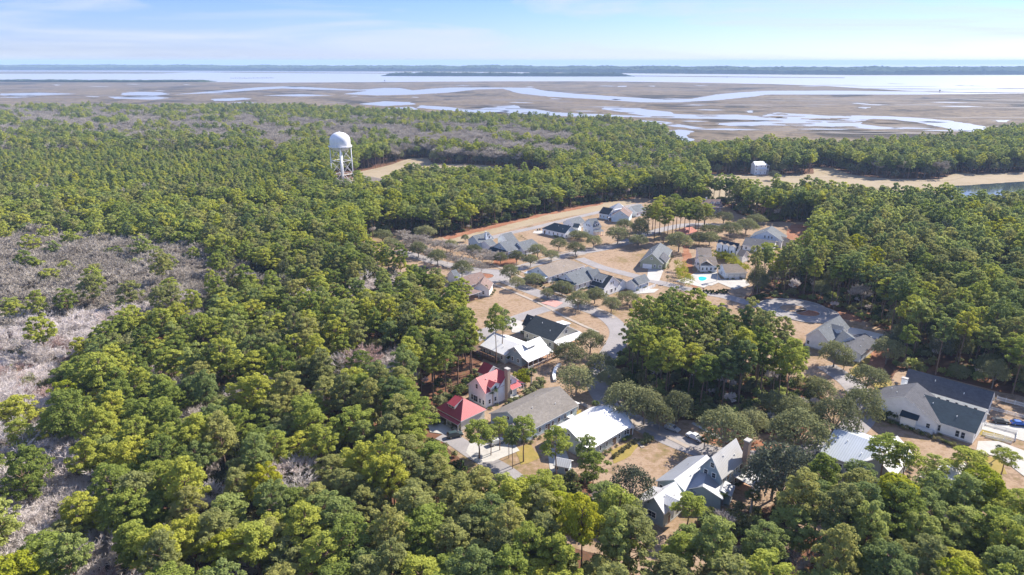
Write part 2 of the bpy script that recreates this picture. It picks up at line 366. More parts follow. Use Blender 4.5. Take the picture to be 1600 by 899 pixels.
GROVE2 = W([(1012,362),(1040,350),(1085,345),(1100,362),(1092,380),(1050,384),(1015,380)])
OAKS = W([(1090,345),(1150,330),(1185,345),(1170,372),(1120,380),(1088,372)])
ROADS = {}
def road(name, px, width): ROADS[name] = (smooth_line(W(px)), width)
road('north_lane', [(1000,319),(940,331),(880,345),(836,356),(790,366),(740,380)], 6)
road('market_street', [(1180,352),(1130,352),(1070,352),(1010,366),(985,377),(945,388),(900,396),(855,407),(815,418),(780,428),(745,437),(715,452)], 8)
road('oak_street', [(620,392),(690,412),(760,426),(800,443),(850,462),(905,479),(945,494),(968,520),(950,560),(935,600),(960,640),(1010,668),(1070,695),(1130,712),(1200,716),(1280,702),(1330,672),(1352,635),(1330,600),(1290,572)], 8)
road('rear_lane', [(890,474),(850,484),(810,497),(765,516),(735,535)], 6.5)
road('garage_lane', [(905,404),(940,418),(985,430),(1035,443),(1090,456),(1130,463),(1170,474),(1215,486),(1262,491),(1282,497)], 6.5)
road('south_lane', [(850,800),(800,745),(745,712),(712,690),(690,680)], 5.5)
road('east_drive', [(1290,510),(1325,518),(1350,524),(1388,530)], 6)
road('tower_road', [(455,291),(500,279),(560,270),(612,259),(640,250),(672,252)], 7)
road('shore_road', [(1000,276),(1110,275.5),(1200,277),(1300,277.5),(1400,282),(1470,282),(1500,276)], 8)
road('shore_spur', [(1272,262),(1285,268),(1310,277)], 6)
CUL = [((G(1225,483).x+4, G(1225,483).y), 15), ((G(1262,490).x, G(1262,490).y), 13), ((G(755,432).x, G(755,432).y), 14)]
HOUSE_SPOTS = []          # (x, y, r) kept clear of planting
# ------------------------------------------------------------------ ground, marsh, water
def big(x0, y0, x1, y1): return [(x0, y0), (x1, y0), (x1, y1), (x0, y1)]
sheet('sea', [big(-30000, 900, 30000, 30000)], -.9, M['sea'])
mz = -.45
def WZ(pts, z): return [tuple(G(x, y, z))[:2] for x, y in pts]
marsh_far = [(-700,127.5),(0,127.5),(320,128.3),(430,129.5),(560,128.6),(760,127.3),(900,127.2),(1050,128.5),(1200,131.5),(1290,134.5),(1350,138.5),(1400,141),(1448,143.6),(1448,147.6),(1520,147.3),(1600,146),(2300,146)]
near = [(1400, 560), (-1400, 560)]
sheet('marsh', [rough_edge(WZ(marsh_far, mz), 60, 8, 3, False)+near], mz, M['marsh'])
sheet('mud_flat', [WZ([(-700,111.5),(60,112),(200,112.5),(300,113.5),(250,115.2),(120,115.5),(-700,116)], mz), WZ([(280,112.6),(420,113),(700,114.6),(640,115.4),(400,114.4)], mz), WZ([(990,118.3),(1200,120.2),(1320,121.3),(1320,122.1),(1150,121),(990,119.4)], mz)], mz+.02, M['marsh'])
CREEKS = [
 [(270,148),(330,143),(400,137),(450,135),(520,138.5),(562,140.5),(600,137.8),(625,138),(645,141.5),(672,139),(703,137.2),(760,137),(830,137.5),(850,142),(900,147),(960,151),(1040,156),(1080,155),(1120,148),(1160,144.5),(1200,142.3),(1300,142),(1452,143.8),(1452,148),(1300,148),(1200,148),(1170,152),(1120,157),(1060,160),(1000,160),(940,156),(860,151.5),(810,146),(786,139),(745,140),(700,145),(650,148),(590,149.5),(536,147.3),(575,142),(500,140.5),(440,138.5),(400,141),(330,146)],
 [(1200,179),(1215,176.2),(1240,178),(1300,181.5),(1345,181),(1420,183.5),(1480,188.5),(1530,196),(1568,206),(1640,214),(1600,222),(1535,209),(1480,201),(1440,192.5),(1400,187.3),(1365,186),(1348,190),(1345,194.5),(1412,202),(1370,202.5),(1320,199),(1240,197),(1200,196),(1120,196.5),(1125,192.8),(1190,190),(1180,187.5),(1080,185.5),(1000,183.5),(900,182.5),(820,179.5),(745,176.5),(700,173),(650,168.5),(658,165),(700,167.5),(740,172),(760,168),(805,164.5),(815,169),(850,173),(880,176.5),(925,178.5),(985,181),(1010,182),(985,177.5),(960,174),(940,171),(945,168.5),(1000,169.5),(1015,172),(1050,175.5),(1055,178.5),(1090,180),(1150,179.5),(1190,182)],
 [(1000,188.3),(1035,190),(1072,196),(1100,200.5),(1085,202),(1050,197.5),(1005,190.5)], [(1015,196.3),(1035,195.5),(1030,199),(1016,199)],
 [(1022,207.5),(1062,203),(1085,205),(1074,211),(1090,228),(1066,228),(1060,215),(1030,213)],
 [(190,145.5),(215,143.7),(250,144.3),(266,147.5),(240,149.8),(190,149)], [(170,151.5),(240,150.8),(265,153.5),(240,156),(180,154.5)],
 [(0,146.5),(60,145.2),(120,147),(60,149.5),(0,149)], [(330,155),(380,153),(395,155),(360,158),(335,158)], [(410,149.5),(470,147.5),(520,149.5),(470,151)],
 [(965,134.8),(980,134.3),(978,135.9),(966,136)], [(1012,134.6),(1024,134.4),(1022,135.6)], [(1338,168.5),(1360,167.5),(1352,170)], [(1555,188.5),(1580,187.5),(1572,191),(1560,191)],
 [(560,163),(600,158.5),(640,160),(650,163.5),(600,166)], [(600,170),(640,167),(655,171),(620,174)], [(1165,174.2),(1176,173),(1174,176.5),(1166,176)]]
rr = random.Random(5)
for k in range(64):
    cx = rr.uniform(-60, 1560); cy = rr.choice([rr.uniform(131, 136), rr.uniform(150, 162), rr.uniform(162, 178), rr.uniform(185, 205)])
    if cx < 380 and cy > 154: cy = rr.uniform(140, 153)
    w_ = rr.uniform(6, 30)*(cy-95)/60; h_ = rr.uniform(.35, .8)*(cy-95)/60
    CREEKS.append([(cx-w_, cy), (cx-w_*.3, cy-h_), (cx+w_*.3, cy-h_*.4), (cx+w_, cy+h_*.3), (cx+w_*.2, cy+h_), (cx-w_*.4, cy+h_*.5)])
cw = [rough_edge(WZ(c, mz), 14, 3.5, 10+i) for i, c in enumerate(CREEKS)]
def grow(poly, d):
    n = len(poly); A = sum(poly[i][0]*poly[(i+1) % n][1]-poly[(i+1) % n][0]*poly[i][1] for i in range(n)); s_ = -1 if A > 0 else 1; out = []
    for i in range(n):
        a, c = poly[i-1], poly[(i+1) % n]; tx, ty = c[0]-a[0], c[1]-a[1]; l = math.hypot(tx, ty)+1e-6
        out.append((poly[i][0]-s_*ty/l*d*-1*-1, poly[i][1]+s_*tx/l*d))
    return out
MUD = []
for k in range(190):
    cx = rr.uniform(-120, 1720); cy = rr.choice([rr.uniform(132, 146), rr.uniform(148, 170), rr.uniform(160, 212)])
    g = G(cx, cy, mz); w_ = rr.uniform(30, 190)*(g.y/1500)**.5; h_ = rr.uniform(6, 17)*(g.y/1200)
    MUD.append([(g.x+w_*t*rr.uniform(.85, 1.1), g.y+h_*(u*(1-abs(t)**2)+rr.uniform(-.3, .3))) for t, u in ((-1, 0), (-.6, -1), (-.1, -.6), (.4, -1), (.8, -.5), (1, 0), (.7, .6), (.2, 1), (-.3, .5), (-.7, .8))])
sheet('mud_streak', MUD, mz+.035, M['mud'])
sheet('creek_bank', [[(x+(3 if i % 2 else -3), y+7+.0065*y) for i, (x, y) in enumerate(c)] for c in cw], mz+.05, M['mud'])
sheet('creek', cw, mz+.1, M['creek'])
ISL = []
for k in range(70):
    cx = rr.uniform(660, 1400); cy = (rr.uniform(167, 182) if cx < 1000 else rr.uniform(178, 196)) if rr.random() < .8 else rr.uniform(186, 200)
    g = G(cx, cy, mz); w_ = rr.uniform(6, 38); h_ = rr.uniform(5, 16)
    ISL.append([(g.x+w_*t*rr.uniform(.8, 1.2), g.y+h_*u*rr.uniform(.6, 1.3)) for t, u in ((-1, 0), (-.6, -1), (-.1, -.7), (.4, -1), (.8, -.6), (1, 0), (.7, .7), (.2, 1), (-.3, .6), (-.7, .9))])
sheet('mud_edge', [[(x, y+4) for x, y in p] for p in ISL], mz+.13, M['mud']); sheet('marsh_islet', ISL, mz+.16, M['marsh'])
# the wooded ground and the open lots
sheet('ground', [rough_edge(WZ([(-700,170),(0,168),(400,178),(700,192),(900,203),(1000,212),(1045,228),(1078,240),(1105,236),(1400,235),(1520,222),(1620,214),(2300,212)], 0), 20, 4, 2, False)+[(700, -150), (-700, -150)]], 0, M['floor'])
sheet('town_lawn', [rough_edge(TOWN, 4, .8, 4)], .04, M['lawn'])
sheet('shore_field', [rough_edge(FIELD, 6, 1.2, 4)], .02, M['sand'])
sheet('tower_clearing', [rough_edge(CLEAR, 6, 1.2, 5)], .03, M['sand'])
sheet('row_lane', [rough_edge(W([(690,372),(790,349),(850,335),(940,318.5),(985,313),(990,322),(940,329),(850,346),(790,362),(740,372),(700,384)]), 4, .6, 6)], .07, M['sand'])
sheet('forest_clearing', [rough_edge(g, 5, 1, 7) for g in GAPS[:3]], .05, M['straw'])
sheet('lake', [rough_edge(LAKE, 5, 1, 8)], .09, M['pond'])
STRAW = [[(1235,352),(1262,350),(1300,372),(1262,380),(1225,372)],[(1270,480),(1350,495),(1345,505),(1290,492)],[(1330,540),(1385,545),(1378,590),(1335,578),(1325,560)],[(1180,690),(1225,696),(1220,712),(1150,705)],
         [(690,371),(790,347.5),(850,334),(940,317),(945,319),(850,337.5),(790,352),(700,375)],[(1068,384),(1076,384),(1090,452),(1066,436)],[(748,425),(790,431),(775,440),(750,436)],[(985,612),(1030,640),(1045,668),(1000,650)],
         [(1115,660),(1180,668),(1170,700),(1090,690)],[(775,395),(812,402),(800,420),(770,412)]]
sheet('pine_straw', [rough_edge(W(s), 3, .8, 20+i) for i, s in enumerate(STRAW)], .088, M['straw'])
GR = [[(955,706),(990,686),(1010,690),(985,712),(958,724)],[(1524,668),(1572,676),(1582,690),(1560,692),(1530,680)],[(1505,712),(1560,716),(1575,742),(1525,735)],[(1365,600),(1392,592),(1395,608),(1372,622)],[(1340,560),(1362,548),(1352,590),(1322,592)],
      [(882,632),(905,636),(918,650),(882,668)],[(802,702),(828,694),(846,716),(815,728)]]
sheet('grass_strip', [rough_edge(W(s), 3, .5, 40+i) for i, s in enumerate(GR)], .096, M['greenlawn'])
BRUSHY = W([(945,560),(960,585),(1000,600),(1265,596),(1290,622),(1280,660),(1235,690),(1180,672),(1090,658),(1035,655),(985,630),(950,600)])
BRUSH2 = W([(850,752),(905,742),(960,778),(1000,812),(1010,838),(900,835),(840,795)]); BRUSH3 = W([(1060,838),(1105,806),(1150,800),(1200,795),(1245,770),(1255,800),(1205,845),(1080,860)]); BRUSH4 = W([(655,700),(690,690),(735,735),(760,752),(700,760),(650,740)])
sheet('scrub_floor', [rough_edge(b_, 3, .8, 62) for b_ in (BRUSH2, BRUSH3, BRUSH4)], .068, M['floor'])
sheet('bare_floor', [rough_edge(p, 5, 1.5, 70) for p in BARE], .024, M['greyfloor'])
sheet('grove_floor', [rough_edge(GROVE, 3, .8, 60)], .056, M['floor']); sheet('brush_floor', [rough_edge(BRUSHY, 3, .8, 61)], .064, M['floor'])
# roads, kerbs, walks and drives
b = MB(); kb = MB()
for k, (ln, wd) in enumerate(ROADS.values()):
    a = offset_line(ln, wd/2); c = offset_line(ln, -wd/2); n = len(ln); z = .10+.004*k
    b.add([(x, y, z) for x, y in a]+[(x, y, z) for x, y in c], [(n+i, n+i+1, i+1, i) for i in range(n-1)], 1 if k >= 7 else 0)
b.build('road', [M['asphalt'], M['sand']]); bpy.data.objects['road']['kind'] = 'structure'
for k, (c, r_) in enumerate(CUL):
    pl = [(c[0]+r_*math.cos(t*math.pi/16), c[1]+r_*.9*math.sin(t*math.pi/16)) for t in range(32)]
    sheet('turning_circle', [pl], .15+.005*k, M['asphalt'])
    il = [(c[0]+r_*.38*math.cos(t*math.pi/12), c[1]+r_*.3*math.sin(t*math.pi/12)) for t in range(24)]
    sheet('circle_island', [il], .25, M['straw' if k else 'lawn'])
    kk = MB()
    for rad in ((r_, .9), (r_*.40, .32/.40)):
        pass
    for R1 in (r_*1.0, r_*.40):
        q = 40; ry = .9 if R1 == r_ else .8
        for t in range(q):
            a0, a1 = 2*math.pi*t/q, 2*math.pi*(t+1)/q
            kk.obox((c[0]+R1*math.cos(a0), c[1]+R1*ry*math.sin(a0), .12), (R1*(math.cos(a1)-math.cos(a0)), R1*ry*(math.sin(a1)-math.sin(a0)), 0), (.25*math.cos(a0), .25*math.sin(a0), 0), (0, 0, .2))
    if k != 2 or True: tag(kk.build('kerb', M['concrete']), kind='structure')
def strip(name, px, wd, z, m, world=False):
    ln = px if world else smooth_line(W(px), 4); a = offset_line(ln, wd/2); c = offset_line(ln, -wd/2); n = len(ln)
    q = MB(); q.add([(x, y, z) for x, y in a]+[(x, y, z) for x, y in c], [(n+i, n+i+1, i+1, i) for i in range(n-1)])
    return tag(q.build(name, m), kind='structure')
wl = MB()
for i, (px, wd) in enumerate([([(770,414),(800,427),(845,447),(885,464),(930,481),(960,498)],1.6),([(815,424),(850,442)],1.6),([(758,440),(800,456),(850,478),(885,497),(935,520)],1.6),([(845,402),(900,391),(965,381),(1000,375)],1.4),([(790,424),(850,408),(915,398)],1.4),
        ([(990,661),(1030,678),(1060,692),(1100,712)],1.5),([(905,629),(932,644),(945,655)],1.6),([(1000,650),(985,662),(975,672)],1.3),([(1005,700),(990,685)],1.2),([(1365,645),(1400,660),(1470,690),(1530,712)],1.0),([(700,470),(760,459)],1.5)]):
    ln = smooth_line(W(px), 4); a = offset_line(ln, wd/2); c = offset_line(ln, -wd/2); n = len(ln); z = .17+.003*i
    wl.add([(x, y, z) for x, y in a]+[(x, y, z) for x, y in c], [(n+q, n+q+1, q+1, q) for q in range(n-1)])
M['path'] = ground_mat('tan_footpath', [(.3,(.27,.22,.18)), (.5,(.33,.28,.235)), (.7,(.38,.33,.29))], .2, 1.5, .01)
tag(wl.build('footpath', M['path']), kind='structure')
DR = [[(1013,421),(1037,422),(1030,440),(1010,438)],[(1112,438),(1163,436),(1172,446),(1148,453)],[(985,452),(1030,452),(1022,458),(990,460)],[(795,497),(822,505),(820,522),(800,520)],[(1527,660),(1600,668),(1660,676),(1660,700),(1600,690),(1535,672)],
      [(1528,690),(1560,690),(1640,720),(1600,745),(1560,715),(1525,706)],[(1327,512),(1345,515),(1383,524),(1382,530),(1345,527),(1320,528)],[(1320,548),(1333,552),(1326,560),(1312,556)],
      [(668,662),(700,655),(712,664),(700,680),(672,676)],[(735,690),(800,690),(812,705),(770,722),(745,724),(728,708)],[(835,361),(850,361),(848,366),(832,365)],[(855,700),(880,690),(890,722),(860,742)],[(1055,440),(1100,450),(1110,445),(1085,428)]]
sheet('driveway', [W(d) for d in DR], .16, M['concrete'])
sheet('crossing', [W([(845,474),(862,468),(880,474),(868,481)])], .185, M['brickpave'])
sheet('kerb_strip', [W([(1083,660),(1140,690),(1136,693),(1080,663)])], .2, M['concrete'])
sheet('pool_terrace', [W([(1085,428),(1120,426),(1128,440),(1112,447),(1098,446),(1086,440)])], .2, M['concrete'])
# ------------------------------------------------------------------ house builder
class Frame: pass
PLANTING = []
class House:
    def __init__(s, px, label, cat='house', name='house', group=None):
        g = G(*px); s.loc = Vector((g.x, g.y, 0)); s.root = empty(name, s.loc, 0, label, cat, group)
        s.n = 0; s.lab = label
    def part(s, b, name, m, parent=None, smooth=False):
        o = b.build(name, m); 
        if parent is None: o.parent = s.root; o.location = (0, 0, 0); off = s.loc
        else: o.parent = parent; off = s.loc
        me = o.data; me.transform(Matrix.Translation(-off))
        return o
    def block(s, A, B, E, hr, he, wm='white', rm='r_ltgrey', hipA=0, hipB=0, ov=.45, W_=None, wall=True, name='wall', z0=0, base=True, ang=None, L_=None):
        a, c, e = G(*A, hr), G(*B, hr), G(*E, he)
        u = Vector((c.x-a.x, c.y-a.y, 0)); Lr = u.length; u.normalize()
        if ang is None:       # the lots follow one street grid: settle near-diagonal ridges onto it
            an = math.degrees(math.atan2(u.y, u.x))
            for q in (-135, -45, 45, 135):
                if abs(an-q) < 13: ang = q
        if ang is not None:
            u = Vector((math.cos(R(ang)), math.sin(R(ang)), 0)); mid = (a+c)/2; Lr = L_ or Lr; a = mid-u*Lr/2
        v = Vector((-u.y, u.x, 0))
        d = (e.x-a.x)*v.x+(e.y-a.y)*v.y
        if d < 0: v = -v; d = -d
        if W_: d = W_
        f = Frame(); f.u, f.v, f.W, f.hr, f.he, f.ov = u, v, d, hr, he, ov
        f.a = Vector((a.x, a.y, 0)); f.L = Lr; f.s0 = -hipA*d; f.s1 = Lr+hipB*d; f.hA, f.hB = hipA, hipB
        f.z0 = z0; s.n += 1
        cx = f.a+u*(Lr/2); HOUSE_SPOTS.append((cx.x, cx.y, u.x, u.y, (f.s1-f.s0)/2, d))
        f.pt = lambda ss, vv, z, f=f: f.a+f.u*ss+f.v*vv+Vector((0, 0, z))
        pt = f.pt; t = .22
        # roof slabs
        r = MB(); sl = math.hypot(d, hr-he)
        def slab(q, uv):
            lo = [p-Vector((0, 0, t)) for p in q]; n = len(q); vs = q+lo
            nn = (q[1]-q[0]).cross(q[2]-q[0])
            top = list(range(n)); bot = list(range(2*n-1, n-1, -1)); uvs = [uv]
            if nn.z < 0: top = top[::-1]; bot = bot[::-1]; uvs = [uv[::-1]]
            r.add(vs, [top], 0, uvs)
            k = len(r.V)-2*n
            for fc in [bot]+[[i, n+i, n+(i+1) % n, (i+1) % n] for i in range(n)]:
                r.F.append([k+i for i in fc]); r.M.append(1); r.UV += [(0, 0)]*len(fc)
        for sg in (1, -1):
            slab([pt(f.s0, sg*d, he), pt(f.s1, sg*d, he), pt(Lr, 0, hr), pt(0, 0, hr)], [(f.s0, 0), (f.s1, 0), (Lr, sl), (0, sl)])
        if hipA: slab([pt(f.s0, -d, he), pt(f.s0, d, he), pt(0, 0, hr)], [(-d, 0), (d, 0), (0, sl)])
        if hipB: slab([pt(f.s1, -d, he), pt(f.s1, d, he), pt(Lr, 0, hr)], [(-d, 0), (d, 0), (0, sl)])
        f.roof = s.part(r, 'roof', [M[rm], M['trim']])
        # ridge cap
        f.o = ov
        if wall:
            wi = d-ov; sA = f.s0+ov; sB = f.s1-ov; m = (hr-he)/d; zt = he+ov*m-.16; pk = hr-.16
            f.wi, f.sA, f.sB, f.zt = wi, sA, sB, zt
            b_ = MB(); vs = []
            for ss, hip in ((sA, hipA), (sB, hipB)):
                vs += [pt(ss, -wi, z0), pt(ss, wi, z0), pt(ss, wi, zt), pt(ss, -wi, zt), pt(ss, 0, pk if not hip else zt)]
            b_.add(vs, [(0, 1, 2, 4, 3), (5, 8, 9, 7, 6), (1, 6, 7, 2), (0, 3, 8, 5), (2, 7, 9, 4), (3, 4, 9, 8)])
            f.wall = s.part(b_, name, M[wm])
            if Lr > 9:
                for sv_, vv_ in ((.35, .3), (.62, -.35), (.7, .55)):
                    q = MB(); zv = hr-(hr-he)*abs(vv_); q.tube(pt(Lr*sv_, vv_*d, zv-.1), pt(Lr*sv_, vv_*d, zv+.45), .11, n=6); s.part(q, 'roof_vent', M['chrome' if vv_ < 0 else 'trim'])
            PLANTING.append((s.lab, f))
            if base and z0 == 0:
                q = MB(); 
                q.obox(pt(sA-.06, -wi-.06, -.3), u*(sB-sA+.12), f.v*(2*wi+.12), Vector((0, 0, .75)))
                s.part(q, 'foundation', M['concrete'])
        return f
    def side(s, f, side):       # origin, along, outward
        if side == 'v+': return f.pt(f.sA, f.wi, 0), f.u, f.v, f.sB-f.sA
        if side == 'v-': return f.pt(f.sA, -f.wi, 0), f.u, -f.v, f.sB-f.sA
        if side == 'uA': return f.pt(f.sA, -f.wi, 0), f.v, -f.u, 2*f.wi
        return f.pt(f.sB, -f.wi, 0), f.v, f.u, 2*f.wi
    def win(s, f, side, spots, name='window'):
        o, al, ot, ln = s.side(f, side)
        for (t, z, w_, h) in spots:
            c = o+al*(t*ln)+Vector((0, 0, z))
            q = MB(); q.obox(c-al*(w_/2+.14)-Vector((0, 0, .14))-ot*.02, al*(w_+.28), ot*.09, Vector((0, 0, h+.28)))
            fr = s.part(q, name, M['trim'])
            g = MB(); n = 2 if w_ > 1.1 else 1; pw = w_/n
            for k in range(n):
                for j in range(2):
                    g.obox(c-al*(w_/2-k*pw-.04)+Vector((0, 0, j*h/2+.03))+ot*.065, al*(pw-.08), ot*.02, Vector((0, 0, h/2-.07)))
            s.part(g, 'pane', M['glass'], fr)
    def door(s, f, side, t, w_=1.0, h=2.1, m='darkwood', z=.4, name='door'):
        o, al, ot, ln = s.side(f, side); c = o+al*(t*ln)+Vector((0, 0, z))
        q = MB(); q.obox(c-al*(w_/2+.12)-ot*.02, al*(w_+.24), ot*.1, Vector((0, 0, h+.12))); fr = s.part(q, name, M['trim'])
        q = MB(); q.obox(c-al*(w_/2)+ot*.075, al*w_, ot*.03, Vector((0, 0, h-.02))); s.part(q, 'panel', M[m], fr)
    def gdoor(s, f, side, ts, w_=2.6, h=2.3, m='trim'):
        o, al, ot, ln = s.side(f, side)
        for t in ts:
            c = o+al*(t*ln)+Vector((0, 0, .05))
            q = MB(); q.obox(c-al*(w_/2+.15)-ot*.02, al*(w_+.3), ot*.07, Vector((0, 0, h+.15))); fr = s.part(q, 'garage_door', M['concrete'])
            q = MB()
            for k in range(4): q.obox(c-al*(w_/2)+ot*.055+Vector((0, 0, k*h/4+.02)), al*w_, ot*.03, Vector((0, 0, h/4-.05)))
            s.part(q, 'door_panel', M[m], fr)
    def porch(s, f, side, t0, t1, depth, zt, zl, posts=4, rm=None, floor='wood', rail=False, ext=.5, pm='trim'):
        o, al, ot, ln = s.side(f, side); a = o+al*(t0*ln); W_ = (t1-t0)*ln; rm = rm or 'r_white'; r = MB()
        q = [a-al*ext+Vector((0, 0, zt))+ot*.01, a+al*(W_+ext)+Vector((0, 0, zt))+ot*.01, a+al*(W_+ext)+ot*(depth+.3)+Vector((0, 0, zl)), a-al*ext+ot*(depth+.3)+Vector((0, 0, zl))]
        lo = [p-Vector((0, 0, .16)) for p in q]
        if (q[1]-q[0]).cross(q[2]-q[0]).z < 0: q = q[::-1]; lo = lo[::-1]
        r.add(q+lo, [(0, 1, 2, 3)], 0, [[(0, depth), (W_, depth), (W_, 0), (0, 0)]])
        k = len(r.V)-8
        for fc in [(7, 6, 5, 4), (0, 4, 5, 1), (1, 5, 6, 2), (2, 6, 7, 3), (3, 7, 4, 0)]: r.F.append([k+i for i in fc]); r.M.append(1); r.UV += [(0, 0)]*4
        pr = s.part(r, 'porch_roof', [M[rm], M['trim']])
        q = MB(); q.obox(a+ot*.03+Vector((0, 0, -.2)), al*W_, ot*depth, Vector((0, 0, .6))); s.part(q, 'porch_floor', M[floor])
        for i in range(posts):
            c = a+al*(W_*i/max(1, posts-1))+ot*(depth-.15); q = MB(); q.obox(c-al*.1-ot*.1+Vector((0, 0, .4)), al*.2, ot*.2, Vector((0, 0, zl-.45)))
            s.part(q, 'post', M[pm])
        if rail:
            q = MB()
            for z in (.75, 1.25): q.obox(a+ot*(depth-.1)+Vector((0, 0, z)), al*W_, ot*.07, Vector((0, 0, .07)))
            n = int(W_/.4)
            for i in range(n): q.obox(a+al*(W_*i/n)+ot*(depth-.1)+Vector((0, 0, .4)), al*.06, ot*.05, Vector((0, 0, .9)))
            s.part(q, 'railing', M[pm])
        return pr
    def chimney(s, f, t, v, top, w_=1.1, d=.9, m='stone', z0=0):
        q = MB(); c = f.pt(t*f.L, v, 0)
        q.obox(c-f.u*w_/2-f.v*d/2+Vector((0, 0, z0)), f.u*w_, f.v*d, Vector((0, 0, top-z0-.3)))
        ch = s.part(q, 'chimney', M[m]); q = MB(); q.obox(c-f.u*(w_/2+.12)-f.v*(d/2+.12)+Vector((0, 0, top-.3)), f.u*(w_+.24), f.v*(d+.24), Vector((0, 0, .3)))
        s.part(q, 'chimney_cap', M['concrete'], ch)
    def dormer(s, f, sg, t, w_, vf, zt, rise, wm='white', rm=None, kind='gable', wn=1, back=None, ratio=.62):
        """front wall at distance vf from the ridge; eaves at zt; gable adds rise, shed slopes up to the main roof"""
        m = (f.hr-f.he)/f.W; zf = f.hr-m*vf; c0 = t*f.L; v = f.v*sg; hw = w_/2
        P_ = lambda ds, vv, z: f.a+f.u*(c0+ds)+v*vv+Vector((0, 0, z))
        q = MB(); ro = MB(); T = .16
        def slab(p, uv):
            lo = [x-Vector((0, 0, T)) for x in p]; n = len(p)
            if (p[1]-p[0]).cross(p[2]-p[0]).z < 0: p = p[::-1]; lo = lo[::-1]; uv = uv[::-1]
            ro.add(p+lo, [list(range(n))], 0, [uv]); k = len(ro.V)-2*n
            for fc in [list(range(2*n-1, n-1, -1))]+[[i, n+i, n+(i+1) % n, (i+1) % n] for i in range(n)]: ro.F.append([k+i for i in fc]); ro.M.append(1); ro.UV += [(0, 0)]*len(fc)
        if kind == 'shed':
            vb = max(.15, vf*.1) if back is None else back; zb = f.hr-m*vb+.05
            ve = (f.hr-zt)/m
            q.add([P_(-hw, vf, zf-.3), P_(hw, vf, zf-.3), P_(hw, vf, zt), P_(-hw, vf, zt), P_(-hw, vb, zb-.3), P_(hw, vb, zb-.3)], [(0, 1, 2, 3), (1, 5, 2), (0, 3, 4), (3, 2, 5, 4), (0, 4, 5, 1)])
            o_ = .25; s_ = (zb-zt)/(vf-vb)
            slab([P_(-hw-o_, vf+.3, zt-.3*s_+.1), P_(hw+o_, vf+.3, zt-.3*s_+.1), P_(hw+o_, vb, zb+.1), P_(-hw-o_, vb, zb+.1)], [(0, 0), (w_, 0), (w_, vf), (0, vf)])
        else:
            zr = zt+rise; vr = max(0, (f.hr-zr)/m); ve = (f.hr-zt)/m
            q.add([P_(-hw, vf, zf-.3), P_(hw, vf, zf-.3), P_(hw, vf, zt), P_(0, vf, zr-.1), P_(-hw, vf, zt), P_(-hw, ve, zt-.3), P_(hw, ve, zt-.3), P_(-hw, ve, zt), P_(hw, ve, zt)], [(0, 1, 2, 3, 4), (1, 6, 8, 2), (0, 4, 7, 5)])
            o_ = .3; e_ = .3; zz = zt-rise/hw*o_
            vz = (f.hr-zz)/m
            slab([P_(0, vf+e_, zr), P_(-hw-o_, vf+e_, zz), P_(-hw-o_, vz, zz), P_(0, vr, zr)], [(0, 0), (0, hw), (vf, hw), (vf, 0)])
            slab([P_(0, vf+e_, zr), P_(hw+o_, vf+e_, zz), P_(hw+o_, vz, zz), P_(0, vr, zr)], [(0, 0), (0, hw), (vf, hw), (vf, 0)])
        dm = s.part(q, 'dormer', M[wm]); s.part(ro, 'dormer_roof', [rm and M[rm] or f.roof.data.materials[0], M['trim']], dm)
        hgt = max(.5, min(1.3, (zt-zf)*ratio)); wd = min(.9, w_*.6/wn) if kind == 'gable' else min(.95, w_/(wn+.6)*.8)
        for k in range(wn):
            cc = (k-(wn-1)/2)*(w_/(wn+.3)); zc = zf+(zt-zf)*.2
            g = MB(); g.obox(P_(cc-wd/2-.1, vf-.02, zc-.1), f.u*(wd+.2), v*.08, Vector((0, 0, hgt+.2))); o1 = s.part(g, 'window', M['trim'], None)
            g = MB(); g.obox(P_(cc-wd/2, vf+.055, zc), f.u*wd, v*.02, Vector((0, 0, hgt))); s.part(g, 'pane', M['glass'], o1)
    def box(s, name, m, o, a, b_, c):
        q = MB(); q.obox(o, a, b_, c); return s.part(q, name, M[m])
# ------------------------------------------------------------------ the houses
WIN3 = [(.2, 1.3, .9, 1.4), (.5, 1.3, .9, 1.4), (.8, 1.3, .9, 1.4)]
def wl2(n, z=1.3, w_=.9, h=1.4, a=.12, b=.88): return [(a+(b-a)*i/max(1, n-1), z, w_, h) for i in range(n)]
# dark grey roofed cottage with white metal porch
h = House((850, 535), 'beige cottage with dark grey shingle roof and white metal front porch')
f = h.block((840, 491.5), (883, 510.5), (865.5, 534), 8.2, 3.9, 'beige', 'r_char'); h.win(f, 'v+', wl2(4)); h.win(f, 'uB', [(.5, 5.0, 1.3, 1.3)])
h.win(f, 'v-', wl2(3))
h.porch(f, 'uB', .0, 1, 3.2, 3.9, 3.0, 4)
f = h.block((824.5, 490.5), (848, 500), (813, 506.8), 7.2, 3.4, 'beige', 'r_char'); h.win(f, 'v+', [(.3, 1.2, .8, 1.2)]); h.gdoor(f, 'uA', [.5], 4)
f2 = h.block((868, 503), (880, 508), (886, 521), 6.2, 5.6, 'white', 'r_white', wall=True, base=False)
